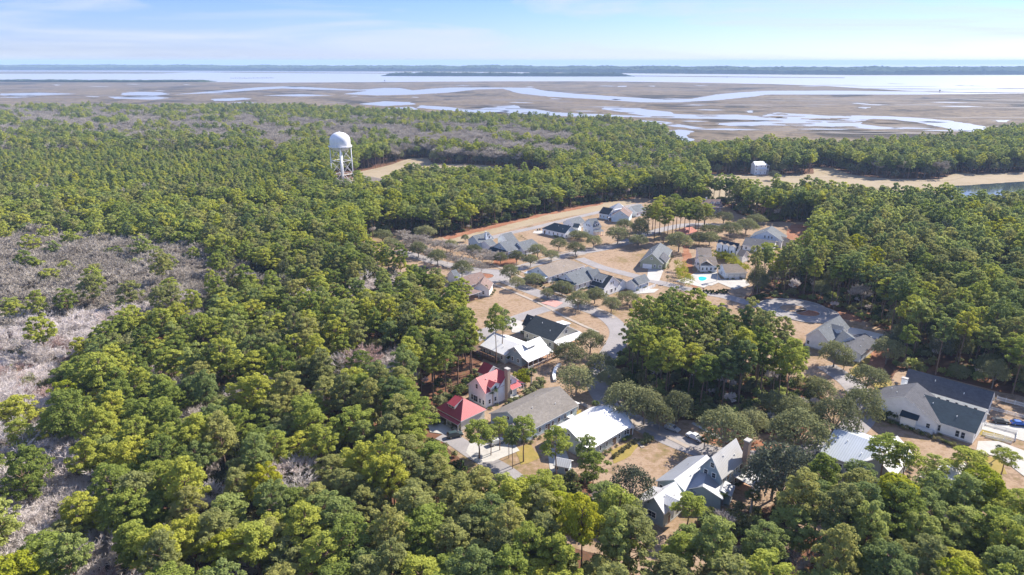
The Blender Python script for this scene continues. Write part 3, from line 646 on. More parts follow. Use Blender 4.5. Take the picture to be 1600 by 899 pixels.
# white metal roofed L-plan house with deck
h = House((815, 560), 'grey-green house with white metal roofs and a long timber deck')
f = h.block((803.8, 542.3), (843, 526), (815.5, 557.3), 7.2, 4.8, 'bluegrey', 'r_white', W_=3.7); f_ = f
h.win(f, 'uA', [(.3, 1.4, .9, 1.4), (.75, 1.4, .9, 1.4), (.5, 5.2, .7, .9)]); h.dormer(f, 1, .45, 4.2, 2.6, 6.5, 0, 'bluegrey', kind='shed', wn=3)
h.porch(f, 'v+', 0, 1, 3.6, 4.6, 3.4, 6, floor='wood', rail=True)
f = h.block((776, 521), (806, 539), (787, 555), 6.0, 3.6, 'greygreen', 'r_white', ang=-45)
h.win(f, 'v+', wl2(4)); h.win(f, 'uB', wl2(2))
f = h.block((772, 519), (790, 526), (757, 532), 6.4, 3.6, 'greygreen', 'r_silver', hipA=.6)
h.win(f, 'v+', wl2(3))
# red roofed house
h = House((775, 620), 'two-storey white house with red metal roof and tall stone chimney')
f = h.block((743.5, 591), (776, 576.8), (758.5, 615.8), 9.6, 5.6, 'white', 'r_red'); h.win(f, 'uA', [(.22, 1.2, .9, 1.8), (.42, 1.0, 1.9, 2.0), (.68, 1.2, .8, 1.5), (.88, 1.2, .8, 1.5), (.5, 5.8, .9, 1.5)])
h.dormer(f, 1, .45, 3.6, 4.6, 7.2, 1.0, 'white', wn=1); h.win(f, 'v+', [(.2, 1.3, .9, 1.4), (.5, 1.3, .9, 1.4)])
f = h.block((773, 575.5), (796, 582.5), (779.5, 609), 9.6, 5.6, 'white', 'r_red'); h.win(f, 'uB', [(.35, 5.2, .9, 1.5), (.3, 1.3, .9, 1.4)])
h.chimney(f, 1.02, .6, 11.6, 1.5, 1.2, 'stone')
h.porch(f, 'uB', .0, .42, 1.6, 4.8, 4.0, 0, 'r_red', 'concrete'); h.porch(f, 'v-', .2, 1, 3.4, 4.4, 3.2, 4, 'r_red')
f = h.block((757, 565), (770, 572), (752, 584), 7.6, 5.0, 'white', 'r_red')
# red garage
h = House((722, 650), 'small hip-roofed garage with red metal roof and white walls, below the red-roofed house', 'garage', 'garage')
f = h.block((718, 619.5), (722, 620.5), (723.5, 654.5), 7.8, 3.7, 'cream', 'r_red', hipA=.9, hipB=.9, W_=5.2, ang=-45, L_=2.4)
h.gdoor(f, 'v-' if f.v.y > 0 else 'v+', [.27, .72], 2.7, 2.3, 'darkwood'); h.dormer(f, -1 if f.v.y > 0 else 1, .3, 3.0, 3.4, 6.2, 0, 'cream', kind='shed', wn=2)
h.porch(f, 'v-' if f.v.y > 0 else 'v+', .02, .98, 1.2, 3.4, 2.8, 3, 'r_red', 'concrete')
# taupe roofed long blue house
h = House((850, 665), 'long pale blue house with taupe shingle roof, right of the red-roofed house')
f = h.block((792, 643), (875, 603.8), (900.5, 635.5), 7.4, 3.7, 'ltblue', 'r_taupe'); sd_ = 'v+'
h.win(f, 'v+', wl2(7)); h.door(f, 'v+', .42); h.win(f, 'uA', [(.3, 1.3, .9, 1.4), (.7, 1.3, .9, 1.4), (.5, 4.6, .9, 1.1)])
h.porch(f, 'uB', .1, .9, 2.6, 3.6, 2.9, 4); 
h.box('meter_cover', 'white', f.pt(f.L*.78, f.wi, .2), f.u*2.2, f.v*1.2, Vector((0, 0, 1.3)))
f = h.block((800, 662), (828, 649), (840, 664), 5.2, 3.2, 'ltblue', 'r_taupe')
# white metal roof long house
h = House((940, 690), 'long pale blue-green house under one big white metal roof')
f = h.block((888.2, 670.6), (955.6, 632.2), (936.5, 695), 7.4, 3.7, 'greygreen', 'r_white'); h.win(f, 'v+', wl2(6)); h.door(f, 'v+', .62, 1.4, 2.2)
h.win(f, 'uA', [(.3, 1.3, .9, 1.4), (.7, 1.3, .9, 1.4), (.5, 4.6, .9, 1.1)])
f = h.block((959, 646), (980, 645), (992.5, 660), 5.6, 3.4, 'ltblue', 'r_silver', W_=5.2); h.win(f, 'v+', wl2(2)); h.porch(f, 'uB', .1, .9, 1.5, 3.3, 2.8, 3)
f0 = f
h.box('equipment_screen', 'white', f.pt(-11, f.W+1.2, 0), f.u*4.0, f.v*.2, Vector((0, 0, 1.6))); h.box('equipment_screen', 'white', f.pt(-11, f.W-1, 0), f.u*.2, f.v*2.2, Vector((0, 0, 1.6)))
h.box('air_conditioner', 'concrete', f.pt(-9.6, f.W-.6, 0), f.u*1.2, f.v*1.2, Vector((0, 0, 1.1)))
h = House((868, 740), 'small shed with white metal roof among thin pines', 'shed', 'shed')
f = h.block((868, 714), (893, 719), (860, 726), 4.0, 2.7, 'ltblue', 'r_white'); h.door(f, 'uA', .5); h.win(f, 'v+', wl2(2))
# big grey-blue house
h = House((1110, 760), 'large two-storey blue-grey house with silver metal roofs, brick chimney and screened porch')
f = h.block((1111.3, 713.8), (1150.6, 684.6), (1134.6, 744), 11.4, 6.4, 'bluegrey', 'r_grey'); h.win(f, 'uA', [(.55, 8.3, 1.0, 1.3), (.28, 5.7, 1.0, 1.3), (.66, 5.6, 1.0, 1.3)])
h.win(f, 'v+', wl2(5, 4.3)); h.win(f, 'v+', wl2(5, 1.2)); h.chimney(f, .93, f.W+.25, 12.8, 1.6, 1.3, 'brick'); big_f = f
h.porch(f, 'v+', .62, 1.15, 5.2, 3.8, 3.2, 7, 'r_grey', 'wood', True, pm='ltblue')
f = h.block((1056, 751), (1101, 709.5), (1097, 764), 6.2, 3.3, 'bluegrey', 'r_wing_shade', W_=5.2); h.win(f, 'v+', wl2(4)); h.win(f, 'v-', wl2(4)); h.win(f, 'uA', wl2(2))
f = h.block((1105, 735), (1098, 760), (1085, 772), 6.0, 3.6, 'bluegrey', 'r_wing_shade', W_=5.0)
f = h.block((1021.4, 777.5), (1055, 752.4), (1043.4, 800.4), 7.4, 4.3, 'bluegrey', 'r_white'); h.win(f, 'uA', [(.42, 1.6, 2.1, 1.5)]); h.dormer(f, 1, .42, 3.6, 4.4, 5.9, 1.0, 'white', wn=1)
h.win(f, 'v+', [(.55, 1.2, .9, 1.1)]); h.door(f, 'v+', .3); h.porch(f, 'v-', .1, 1, 3.0, 4.0, 3.1, 4, 'r_grey', 'concrete')
f = h.block((1133, 751), (1127, 767), (1137, 768), 4.4, 3.6, 'bluegrey', 'r_wing_shade', W_=2.6)
# far right big white house
h = House((1470, 660), 'sprawling white house with dark slate and navy shingle roofs, above the lower right lawn')
f = h.block((1418.5, 577), (1555, 611.4), (1542.5, 639.4), 8.0, 3.6, 'white', 'r_slate'); h.win(f, 'v-' if f.v.y > 0 else 'v+', wl2(8)); h.win(f, 'uB', wl2(3)); h.gdoor(f, 'uB', [.75], 3.0)
f = h.block((1412.5, 619), (1433.5, 598), (1373, 629), 9.2, 3.8, 'white', 'r_slate', W_=10.4); h.win(f, 'uA', [(.12, 1.3, 1.0, 1.4), (.38, 1.3, 1.0, 1.4)])
f = h.block((1424, 609.5), (1540, 645), (1536, 682), 7.6, 3.8, 'white', 'r_navy'); front = 'v+' 
h.win(f, 'v+', [(.46, 1.0, 1.0, 1.9), (.535, 1.0, 1.0, 1.9), (.79, 1.0, 1.0, 1.9), (.865, 1.0, 1.0, 1.9)]); h.win(f, 'uB', wl2(2)); h.gdoor(f, 'uB', [.25], 2.8)
bay = f
ba, bb = G(1407.5, 661.5), G(1431, 668.5); bd = (bb-ba); bn = Vector((-bd.y, bd.x, 0)).normalized(); bu = bd.normalized(); ba = ba-bn*2.0; bb = bb-bn*2.0
q = MB(); q.obox(ba-Vector((0, 0, .2)), bd, bn*3.5, Vector((0, 0, 3.7))); h.part(q, 'bay_wall', M['white'])
q = MB(); q.obox(ba-bu*.4-bn*.4+Vector((0, 0, 3.4)), bd+bu*.8, bn*4.2+Vector((0, 0, 1.5)), Vector((0, 0, .18))); h.part(q, 'bay_roof', M['r_navy'])
h.box('equipment_screen', 'white', bb+bu*.1-bn*-.2, bu*4.4, bn*.15, Vector((0, 0, 1.3))); h.box('equipment_screen', 'white', bb+bu*4.4+bn*.35, bu*.15, bn*2, Vector((0, 0, 1.3)))
h.chimney(f, -.18, -6, 8.6, 1.6, 1.2, 'white')
# white metal roofed houses at the bottom right
h = House((1350, 730), 'pale house with silver-white metal roof half hidden by tall pines, at the lower right')
f = h.block((1302.7, 672), (1385, 693), (1284, 708.5), 7.6, 4.0, 'greygreen', 'r_silver'); h.win(f, 'uA', wl2(3)); h.win(f, 'v+', wl2(6)); h.porch(f, 'uA', .1, .9, 2.4, 3.6, 3.0, 4)
f = h.block((1374, 718), (1399, 680), (1428, 709), 7.6, 4.0, 'greygreen', 'r_white'); h.win(f, 'uA', wl2(2))
h = House((1510, 760), 'house with bright white metal roof behind pines, at the lower right corner of the lots')
f = h.block((1470, 742), (1508, 722), (1545, 748), 7.2, 3.9, 'cream', 'r_white'); h.win(f, 'v+', wl2(3)); h.win(f, 'uA', wl2(2))
f = h.block((1450, 730), (1478, 738), (1440, 752), 6.2, 3.7, 'cream', 'r_silver')
# tan house on the cul-de-sac
h = House((1310, 545), 'pale stone-grey house with tan shingle roof beside the turning circle and wood edge')
f = h.block((1279.2, 514.7), (1311.2, 492.6), (1296, 534.4), 8.4, 4.4, 'white', 'r_ltgrey'); h.dormer(f, 1, .52, 3.4, 5.2, 6.9, .9, 'white', wn=2); h.win(f, 'uA', wl2(2)); h.win(f, 'v+', wl2(3))
f = h.block((1316, 515), (1330, 526), (1312.5, 538.5), 6.4, 3.8, 'white', 'r_ltgrey', W_=4.6); h.win(f, 'uB', wl2(2))
f = h.block((1352, 521), (1326, 541), (1335, 545), 5.6, 3.6, 'white', 'r_slate', W_=4.8); h.win(f, 'v+', wl2(3)); h.win(f, 'v-', wl2(3))
# brown roofed house left of the town
h = House((745, 460), 'white house with brown shingle roof and a small hipped porch')
f = h.block((719.5, 434), (751.3, 424.3), (736, 446), 8.2, 4.8, 'white', 'r_brown'); h.win(f, 'uA', [(.42, 5.0, .6, .8), (.5, 5.0, .6, .8), (.58, 5.0, .6, .8)])
f = h.block((750.8, 442.6), (757, 432), (743.6, 456.5), 6.8, 3.6, 'white', 'r_brown', W_=4.4); h.win(f, 'uA', [(.35, 1.2, .9, 1.6), (.62, 1.2, .9, 1.6)]); h.win(f, 'v+', wl2(3))
f = h.block((731.5, 449.5), (733.5, 450.5), (734, 457), 5.2, 3.6, 'white', 'r_brown', hipA=1, hipB=1, W_=4, wall=False)
for dx, dy in ((-1, -1), (-1, 1), (1, 1), (1, -1)):
    c = f.pt(f.L/2+dx*3.2, dy*3.2, 0); h.box('post', 'trim', c, f.u*.25, f.v*.25, Vector((0, 0, 3.5)))
h.box('porch_floor', 'wood', f.pt(-3.6, -3.4, 0), f.u*8, f.v*6.8, Vector((0, 0, .5)))
h = House((712, 436), 'grey roofed cottage behind the pines, left of the brown roofed house')
f = h.block((704, 423), (713, 421), (718, 433.5), 6.6, 3.4, 'white', 'r_ltgrey'); h.win(f, 'v+', wl2(2))
# tan long house
h = House((870, 425), 'long white house with tan shingle roof and pale blue porch gable, centre of the town')
f = h.block((839.7, 417), (885, 404), (854.2, 434.2), 7.2, 3.4, 'white', 'r_tan', hipB=1); h.win(f, 'v+', wl2(7)); h.win(f, 'uA', [(.5, 4.3, .8, 1.1), (.3, 1.3, .9, 1.5), (.7, 1.3, .9, 1.5)])
h.porch(f, 'uA', .02, .98, 2.4, 3.6, 3.0, 4, 'r_silver')
# grey house with the double gable
h = House((910, 440), 'white house with light grey roof, dark porch roof and small front gable')
f = h.block((884, 428), (919, 416.2), (898.5, 446.6), 7.6, 3.4, 'white', 'r_ltgrey', hipB=.6); h.win(f, 'v+', wl2(5)); h.win(f, 'uA', [(.5, 4.6, .7, .9)]); h.porch(f, 'uA', 0, 1, 2.6, 4.2, 3.2, 5, 'r_navy')
f = h.block((918, 422), (934, 419.5), (926, 435.5), 7.2, 3.4, 'white', 'r_ltgrey', W_=6)
# dark roofed one and a half storey
h = House((950, 450), 'white storey-and-a-half house with charcoal roof and wide shed dormer')
f = h.block((935, 426), (958.3, 431.5), (943, 451), 9.2, 4.6, 'white', 'r_char'); sg = 1
h.dormer(f, 1, .36, 5.4, 4.4, 7.7, 0, 'white', 'r_ltgrey', 'shed', 3)
h.win(f, 'uB', [(.42, 5.2, .8, 1.2), (.55, 5.2, .8, 1.2), (.25, 1.3, .9, 1.5), (.5, 1.3, 1.4, 1.5), (.8, 1.3, .9, 1.5)]); h.porch(f, 'v+', 0, 1, 2.2, 4.2, 3.2, 5, 'r_char')
f = h.block((958, 433), (974, 437), (979.6, 443), 5.6, 3.4, 'white', 'r_ltgrey', W_=3.6); h.win(f, 'v+', wl2(2))
# small white garage with fence
h = House((1000, 452), 'small white garage with light grey roof beside the white fence', 'garage', 'garage')
f = h.block((991, 434.2), (1008, 428), (1001.7, 444.6), 6.2, 3.2, 'white', 'r_ltgrey'); h.win(f, 'uA', [(.3, 1.3, .8, 1.2), (.7, 1.3, .8, 1.2)]); h.win(f, 'v+', wl2(2, 1.3, .8, 1.2))
f = h.block((984, 437.5), (996, 434), (981, 438.5), 5.4, 3.0, 'white', 'r_ltgrey', W_=3.4)
# green house
h = House((1022, 412), 'sage green house with grey shingle roof and double garage, alone on the brown lot')
f = h.block((1018.6, 396.5), (1031.8, 379.5), (1000.7, 407), 8.6, 3.6, 'green', 'r_ltgrey', hipB=.9); h.win(f, 'uA', [(.1, 1.2, 1.2, 1.3), (.34, 1.2, .8, 1.3), (.5, 5.4, .8, .8)])
h.gdoor(f, 'uA', [.68], 4.8, 2.4)
if f.v.x > 0: h.win(f, 'v+', wl2(4))
else: h.win(f, 'v-', wl2(4))
f = h.block((1031.5, 402), (1037, 394), (1040, 411), 6.4, 3.6, 'green', 'r_slate', W_=3.6, base=False, ang=68)
# pool house group
h = House((1105, 420), 'white house with tan shingle roofs and covered back porch, behind the blue swimming pool')
f = h.block((1089, 387), (1111, 387.8), (1076, 392.5), 7.2, 4.4, 'white', 'r_tan', W_=6); h.win(f, 'v+' if f.v.y < 0 else 'v-', wl2(2))
f = h.block((1090, 401), (1118, 401), (1093, 411.5), 7.0, 3.8, 'white', 'r_tan', W_=6.5); sd_ = 'v+' if f.v.y < 0 else 'v-'; h.win(f, sd_, wl2(4)); h.win(f, 'uA', wl2(2))
f = h.block((1104, 408), (1104, 401), (1114, 413.5), 6.2, 3.4, 'white', 'r_tan', W_=4.6, wall=False)
for dx in (-1, 0, 1): h.box('post', 'trim', f.pt(.3, dx*4, 0), f.u*.25, f.v*.25, Vector((0, 0, 3.4)))
h = House((1145, 440), 'white three-door garage with tan shingle roof and concrete apron, beside the swimming pool', 'garage', 'garage')
f = h.block((1128, 413), (1153, 412.6), (1130, 427), 6.4, 3.4, 'white', 'r_tan', hipB=.6, W_=5.6); sd_ = 'v+' if f.v.y < 0 else 'v-'; h.gdoor(f, sd_, [.28, .56, .83], 2.5, 2.3); h.win(f, 'uA', [(.5, 1.2, .8, 1.3)])
# three dormers
h = House((1140, 395), 'white two-storey house with dark teal roof and three dormers, behind the yellow bamboo')
f = h.block((1124, 374), (1155, 380.8), (1146.4, 391.6), 9.6, 5.6, 'white', 'r_navy'); sg = 1
for t in (.2, .5, .8): h.dormer(f, 1, t, 3.2, 3.4, 8.0, .7, 'white', 'r_tan')
h.win(f, 'uB', [(.5, 6, .8, 1.3), (.3, 1.3, .9, 1.4), (.7, 1.3, .9, 1.4)]); h.win(f, 'v+', wl2(4)); h.porch(f, 'v+', 0, .5, 2.6, 4.2, 3.2, 4, 'r_navy')
f = h.block((1156, 390), (1168, 391), (1172, 399), 6.8, 4, 'white', 'r_tan', W_=4.2, ang=-45); h.win(f, 'v+', wl2(2))
# white gable with slate roof
h = House((1195, 378), 'white gabled house with long slate roof below the pine straw slope, right of the bamboo')
f = h.block((1198, 361), (1206.2, 353), (1180, 369), 9.6, 4.4, 'white', 'r_ltgrey', W_=9.5); h.win(f, 'uA', [(.42, 5.2, .8, 1.4), (.54, 5.2, .8, 1.4), (.32, 5.2, .8, 1.2)])
f = h.block((1165, 371), (1213, 376.5), (1170, 384.5), 6.0, 3.4, 'white', 'r_slate'); h.win(f, 'v+' if f.v.y < 0 else 'v-', wl2(5))
f = h.block((1210, 366), (1228, 371), (1226, 377), 5.8, 3.4, 'white', 'r_tan', W_=5)
# north row
h = House((755, 388), 'white house with light grey roof and tall white chimney, west end of the north row')
f = h.block((739, 368.5), (763, 362.5), (754, 375), 8.0, 4.6, 'ltblue', 'r_ltgrey', W_=4.8); h.dormer(f, 1, .75, 3.5, 4, 6.9, 1, 'white', wn=1); h.win(f, 'uA', wl2(2)); h.chimney(f, .55, f.W*.8, 9.8, 1.0, .9, 'white')
f = h.block((757, 377), (768, 374), (774, 381), 5.6, 3.4, 'white', 'r_ltgrey', W_=4.4); h.win(f, 'v+', wl2(3))
h = House((793, 378), 'small white garage with grey roof behind the large grey-roofed house', 'garage', 'garage')
f = h.block((784, 366), (799, 362.6), (789.5, 373.2), 7.0, 3.6, 'white', 'r_ltgrey', W_=4.4); h.win(f, 'uA', [(.35, 1.3, .8, 1.1)]); h.gdoor(f, 'uB', [.5], 4)
h = House((805, 395), 'blue-white house with broad grey roof and dark porch roof, north row')
f = h.block((781, 379.3), (805.2, 372.3), (794.3, 393.7), 8.4, 4.2, 'ltblue', 'r_ltgrey'); h.win(f, 'uA', [(.46, 5.0, .7, .9), (.56, 5.0, .7, .9), (.3, 1.3, .9, 1.4), (.7, 1.3, .9, 1.4)]); h.porch(f, 'uA', 0, 1, 2.8, 4.6, 3.2, 5, 'r_navy'); h.win(f, 'v+', wl2(3))
f = h.block((808, 379), (831, 373.2), (816.3, 388.3), 7.4, 3.6, 'white', 'r_ltgrey', hipB=.5, W_=5.2); h.win(f, 'v+', wl2(4))
h = House((880, 370), 'long white house with dark navy hipped roof and cream front gable, on the north row')
f = h.block((866.4, 348.2), (893, 353.6), (892.4, 367.6), 7.4, 3.6, 'white', 'r_navy', hipA=1); h.win(f, 'v+', wl2(5)); h.win(f, 'uB', wl2(2)); h.door(f, 'v+', .1)
h = House((915, 362), 'tall white two-storey house with light grey roof and cross dormer')
f = h.block((918.7, 342.3), (932, 340.6), (929.8, 355.3), 10, 5.4, 'white', 'r_ltgrey', W_=6.2); h.win(f, 'uA', [(.35, 5.2, .8, 1.3), (.5, 5.2, .8, 1.3), (.65, 5.2, .8, 1.3), (.3, 1.3, .8, 1.4), (.6, 1.3, .8, 1.4)]); h.dormer(f, 1, .6, 3.5, 5, 7.6, 1.1, 'white', wn=2); h.porch(f, 'v+', 0, 1, 2.5, 4, 3.2, 4, 'r_ltgrey')
f = h.block((897, 349), (907, 350), (898, 354), 5.4, 3.4, 'white', 'r_navy', W_=3.5)
h = House((897, 352), 'white garage with light grey roof behind the navy-roofed house', 'garage', 'garage')
f = h.block((888.4, 342.8), (905.8, 338.2), (907.2, 345.2), 6.4, 3.4, 'white', 'r_ltgrey', W_=5.2); h.win(f, 'uA', [(.5, 1.3, .8, 1.2)])
h = House((965, 342), 'white house with pale pyramid roof, dark wing and brown gable')
f = h.block((966, 317.6), (968, 317.6), (977, 326), 10.5, 5.4, 'white', 'r_grey', hipA=1, hipB=1, W_=6.5)
f = h.block((943, 323.2), (958, 326.3), (953.6, 335.5), 7.6, 3.8, 'ltblue', 'r_char', W_=5); h.win(f, 'v+', wl2(3))
f = h.block((969.4, 329.3), (975, 322), (960.2, 337.5), 8.4, 4.4, 'ltblue', 'r_brown', W_=6.4); h.win(f, 'uA', [(.4, 5, .7, .9)]); h.dormer(f, 1, .5, 4, 5, 7, 0, 'white', 'r_white', 'shed', 2); h.porch(f, 'v+', 0, 1, 2, 3.6, 3, 3)
h = House((1000, 335), 'low white house with light grey roof, right of the pyramid roof behind palms')
f = h.block((985, 323), (1000, 319), (1004, 327), 7, 3.6, 'white', 'r_ltgrey', W_=6); h.win(f, 'v+', wl2(3))
h = House((1112, 335), 'brown-roofed brick house with two dormers, far side of the town')
f = h.block((1094, 311.5), (1126, 311.5), (1094, 321), 8.6, 4, 'brick', 'r_brown', W_=8); sg = 1 if f.v.y < 0 else -1
for t in (.55, .8): h.dormer(f, sg, t, 2.4, 4.2, 7.2, .8, 'white')
h.win(f, 'v+' if sg > 0 else 'v-', wl2(5)); h.chimney(f, .3, 0, 10, 1, .9, 'white')
h = House((1080, 368), 'small terracotta house with salmon tiled roof between pine trunks')
f = h.block((1070, 356), (1081, 354.5), (1086, 361), 6.4, 3.6, 'terracotta', 'r_terra', hipA=.7, hipB=.3, W_=5.5); h.win(f, 'v+', wl2(3))
h = House((1190, 270), 'grey two-storey house with pale roof and stacked porches, by the far sandy road')
f = h.block((1177, 252.5), (1193, 252), (1200, 256.5), 12.6, 9.4, 'white', 'r_silver', W_=4.2, hipB=.6)
sd_ = 'v+' if f.v.y < 0 else 'v-'
h.win(f, sd_, wl2(3, 1.2)); h.win(f, sd_, wl2(3, 4.6)); h.win(f, sd_, wl2(3, 7.4)); h.porch(f, 'uB', 0, 1, 2.4, 9.4, 8.6, 3, 'r_silver'); h.porch(f, sd_, .4, 1, 2.2, 6.0, 5.6, 4, 'r_silver', rail=True)
# the sheds under the water tower and the marsh-edge houses
h = House((590, 285), 'low tan-roofed utility building beside the water tower', 'building', 'utility_building')
f = h.block((577, 274), (603, 283), (575, 283), 6, 4, 'cream', 'r_tan', W_=8); h.gdoor(f, 'uA', [.5], 3.4)
h = House((597, 305), 'small utility building with pale green roof among trees below the water tower', 'building', 'utility_building')
f = h.block((583, 295), (608, 300), (580, 304), 5, 3.4, 'white', 'r_silver', W_=6); h.win(f, 'v+', wl2(3))
M['r_green'] = uv_mat('pale_green_metal', (.32,.55,.42), 'seam'); 
for o in bpy.data.objects:
    if o.parent == h.root and o.name.startswith('roof'): o.data.materials[0] = M['r_green']
for i, (px, lab) in enumerate([([(1538, 205), (1556, 206), (1550, 209)], 'white-roofed waterfront house at the creek mouth'), ([(1550, 213), (1570, 212), (1560, 216)], 'long white-roofed building behind the waterfront house'), ([(1566, 221), (1584, 223), (1572, 227)], 'grey and white house among the far right trees')]):
    h = House((px[2][0], px[2][1]), lab); f = h.block(*px, 9, 5.5, 'white', ['r_white', 'r_tan', 'r_silver'][i], W_=9); h.win(f, 'v+', wl2(4, 1.3, 1.4, 2)); h.win(f, 'v-', wl2(4, 1.3, 1.4, 2))
for i, (x, lab) in enumerate([(70, 'pale flat cottage far out on the low tree spit, at the left'), (273, 'white cottage far out near the end of the tree spit'), (284, 'cream cottage beside the white cottage on the tree spit'), (301, 'tan cottage at the tip of the tree spit')]):
    h = House((x, 127.6), lab); f = h.block((x-2.4, 125.9), (x+2.4, 125.8), (x, 126.6), 7, 4.5, ['white', 'white', 'cream', 'beige'][i], ['r_white', 'r_tan', 'r_brown', 'r_tan'][i], W_=6)
    h.win(f, 'v+', wl2(3, 1.3, 1.4, 2)); h.win(f, 'v-', wl2(3, 1.3, 1.4, 2))
bpy.context.view_layer.update()
# ------------------------------------------------------------------ timber deck, walls, fences
def seg_fence(name, px, label, h_=1.1, kind='picket', m='trim', cat='fence', gap=2.4):
    pts = [G(*p) for p in px]; g = pts[0]; root = empty(name, (g.x, g.y, 0), 0, label, cat); off = Vector((-g.x, -g.y, 0))
    for a, c in zip(pts[:-1], pts[1:]):
        d = c-a; n = max(1, round(d.length/gap)); u = d.normalized(); v = Vector((-u.y, u.x, 0))
        for k in range(n+1):
            q = MB(); q.obox(a+u*(d.length*k/n-.07)+off, u*.14, v*.14, Vector((0, 0, h_+.15))); q.build('fence_post', M[m], root)
        q = MB()
        if kind == 'picket':
            for z in (.25, h_-.25): q.obox(a+off+Vector((0, 0, z))+v*.04, u*d.length, v*.05, Vector((0, 0, .1)))
            k = int(d.length/.22)
            for i in range(k): q.obox(a+off+u*(i*.22+.05)+v*.1, u*.1, v*.03, Vector((0, 0, h_)))
        else:
            q.obox(a+off+v*.04+Vector((0, 0, .05)), u*d.length, v*.06, Vector((0, 0, h_)))
        q.build('fence_panel', M[m], root)
seg_fence('fence', [(991, 462), (1024, 448.3)], 'long solid white fence beside the small white garage', 1.5, 'solid')
seg_fence('fence', [(1557, 625.5), (1600, 636.5), (1650, 650)], 'white picket fence along the dark wood edge, right of the slate roof', 1.4)
seg_fence('fence', [(1545, 640), (1600, 654), (1640, 664)], 'white picket fence behind the parked black and blue cars')
seg_fence('fence', [(1540, 665), (1588, 678), (1586, 690), (1535, 680)], 'white picket fence around the yellow grass strip below the cars')
seg_fence('fence', [(1540, 684), (1580, 694)], 'low white picket fence by the lowest grass strip near the drive', .9)
seg_fence('fence', [(940, 337.5), (968, 346)], 'white solid fence in front of the pale blue gable, north row', 1.4, 'solid')
seg_fence('fence', [(945, 467), (962, 471)], 'short white fence at the foot of the charcoal roofed house', 1.3, 'solid')
seg_fence('fence', [(800, 388), (835, 398)], 'low tan wooden fence in the field between the grey and navy roofs', .9, 'picket', 'wood')
g = G(845, 563); r_ = empty('timber_deck', (g.x, g.y, 0), 0, 'brown timber deck with steps in front of the white-roofed house porch', 'deck')
u = Vector((.707, .707, 0)); v = Vector((.707, -.707, 0)); q = MB()
for k in range(22): q.obox(u*(-7+k*.62)-v*3.2+Vector((0, 0, 1.0)), u*.56, v*6.2, Vector((0, 0, .12)))
q.build('deck_boards', M['wood'], r_)
for k in range(5):
    q = MB(); q.obox(u*(-6.6+k*3.1)+v*2.6, u*.2, v*.2, Vector((0, 0, 2.0))); q.build('post', M['wood'], r_)
q = MB(); q.obox(u*-7+v*2.75+Vector((0, 0, 1.9)), u*13.4, v*.12, Vector((0, 0, .1))); q.obox(u*-7+v*2.75+Vector((0, 0, .15)), u*13.4, v*.06, Vector((0, 0, .8))); q.build('railing', M['darkwood'], r_)
g = G(762, 556); r_ = empty('timber_deck', (g.x, g.y, 0), 0, 'raised dark timber deck along the rear wing of the white-roofed house', 'deck')
q = MB(); q.obox(u*-3+v*-9+Vector((0, 0, 1.2)), u*5, v*16, Vector((0, 0, .2))); q.obox(u*-3+v*-9, u*.15, v*16, Vector((0, 0, 1.2))); q.build('deck_boards', M['darkwood'], r_)
q = MB()
for k in range(12): q.obox(u*-3+v*(-9+k*1.42)+Vector((0, 0, 1.4)), u*.1, v*.1, Vector((0, 0, 1)))
q.obox(u*-3+v*-9+Vector((0, 0, 2.4)), u*.12, v*16, Vector((0, 0, .1))); q.build('railing', M['wood'], r_)
g = G(871, 590); r_ = empty('garden_wall', (g.x, g.y, 0), 0, 'curved white garden wall beside the dark oak, below the timber deck', 'wall')
q = MB(); pts = smooth_line([(G(869.5, 597).x-g.x, G(869.5, 597).y-g.y), (G(868, 588).x-g.x, G(868, 588).y-g.y), (G(871, 578).x-g.x, G(871, 578).y-g.y), (G(877, 572).x-g.x, G(877, 572).y-g.y)], 5)
for (x0, y0), (x1, y1) in zip(pts[:-1], pts[1:]):
    d = Vector((x1-x0, y1-y0, 0)); n = Vector((-d.y, d.x, 0)).normalized(); q.obox((x0, y0, 0), d*1.03, n*1.1, (0, 0, .9))
q.build('wall_body', M['trim'], r_)
# swimming pool
pp = [(G(x, y).x, G(x, y).y) for x, y in smooth_line([(1091, 434), (1096, 433), (1104, 434.5), (1103, 438), (1097, 440), (1092, 438.5), (1091, 434)], 5)][:-1]
cx_ = sum(p[0] for p in pp)/len(pp); cy_ = sum(p[1] for p in pp)/len(pp)
r_ = empty('swimming_pool', (cx_, cy_, 0), 0, 'bright turquoise kidney-shaped swimming pool on a pale terrace', 'pool')
def flat(name, pts, z, m, parent):
    V = [Vector((x-cx_, y-cy_, z)) for x, y in pts]; q = MB(); fs = []
    for f in tessellate_polygon([V]):
        a, c, d = [V[i] for i in f]; fs.append(tuple(f) if (c-a).cross(d-a).z > 0 else tuple(f[::-1]))
    q.add(V, fs); return q.build(name, m, parent)
flat('coping', [((x-cx_)*1.14+cx_, (y-cy_)*1.14+cy_) for x, y in pp], .26, M['trim'], r_); flat('pool_water', pp, .29, M['pool'], r_)
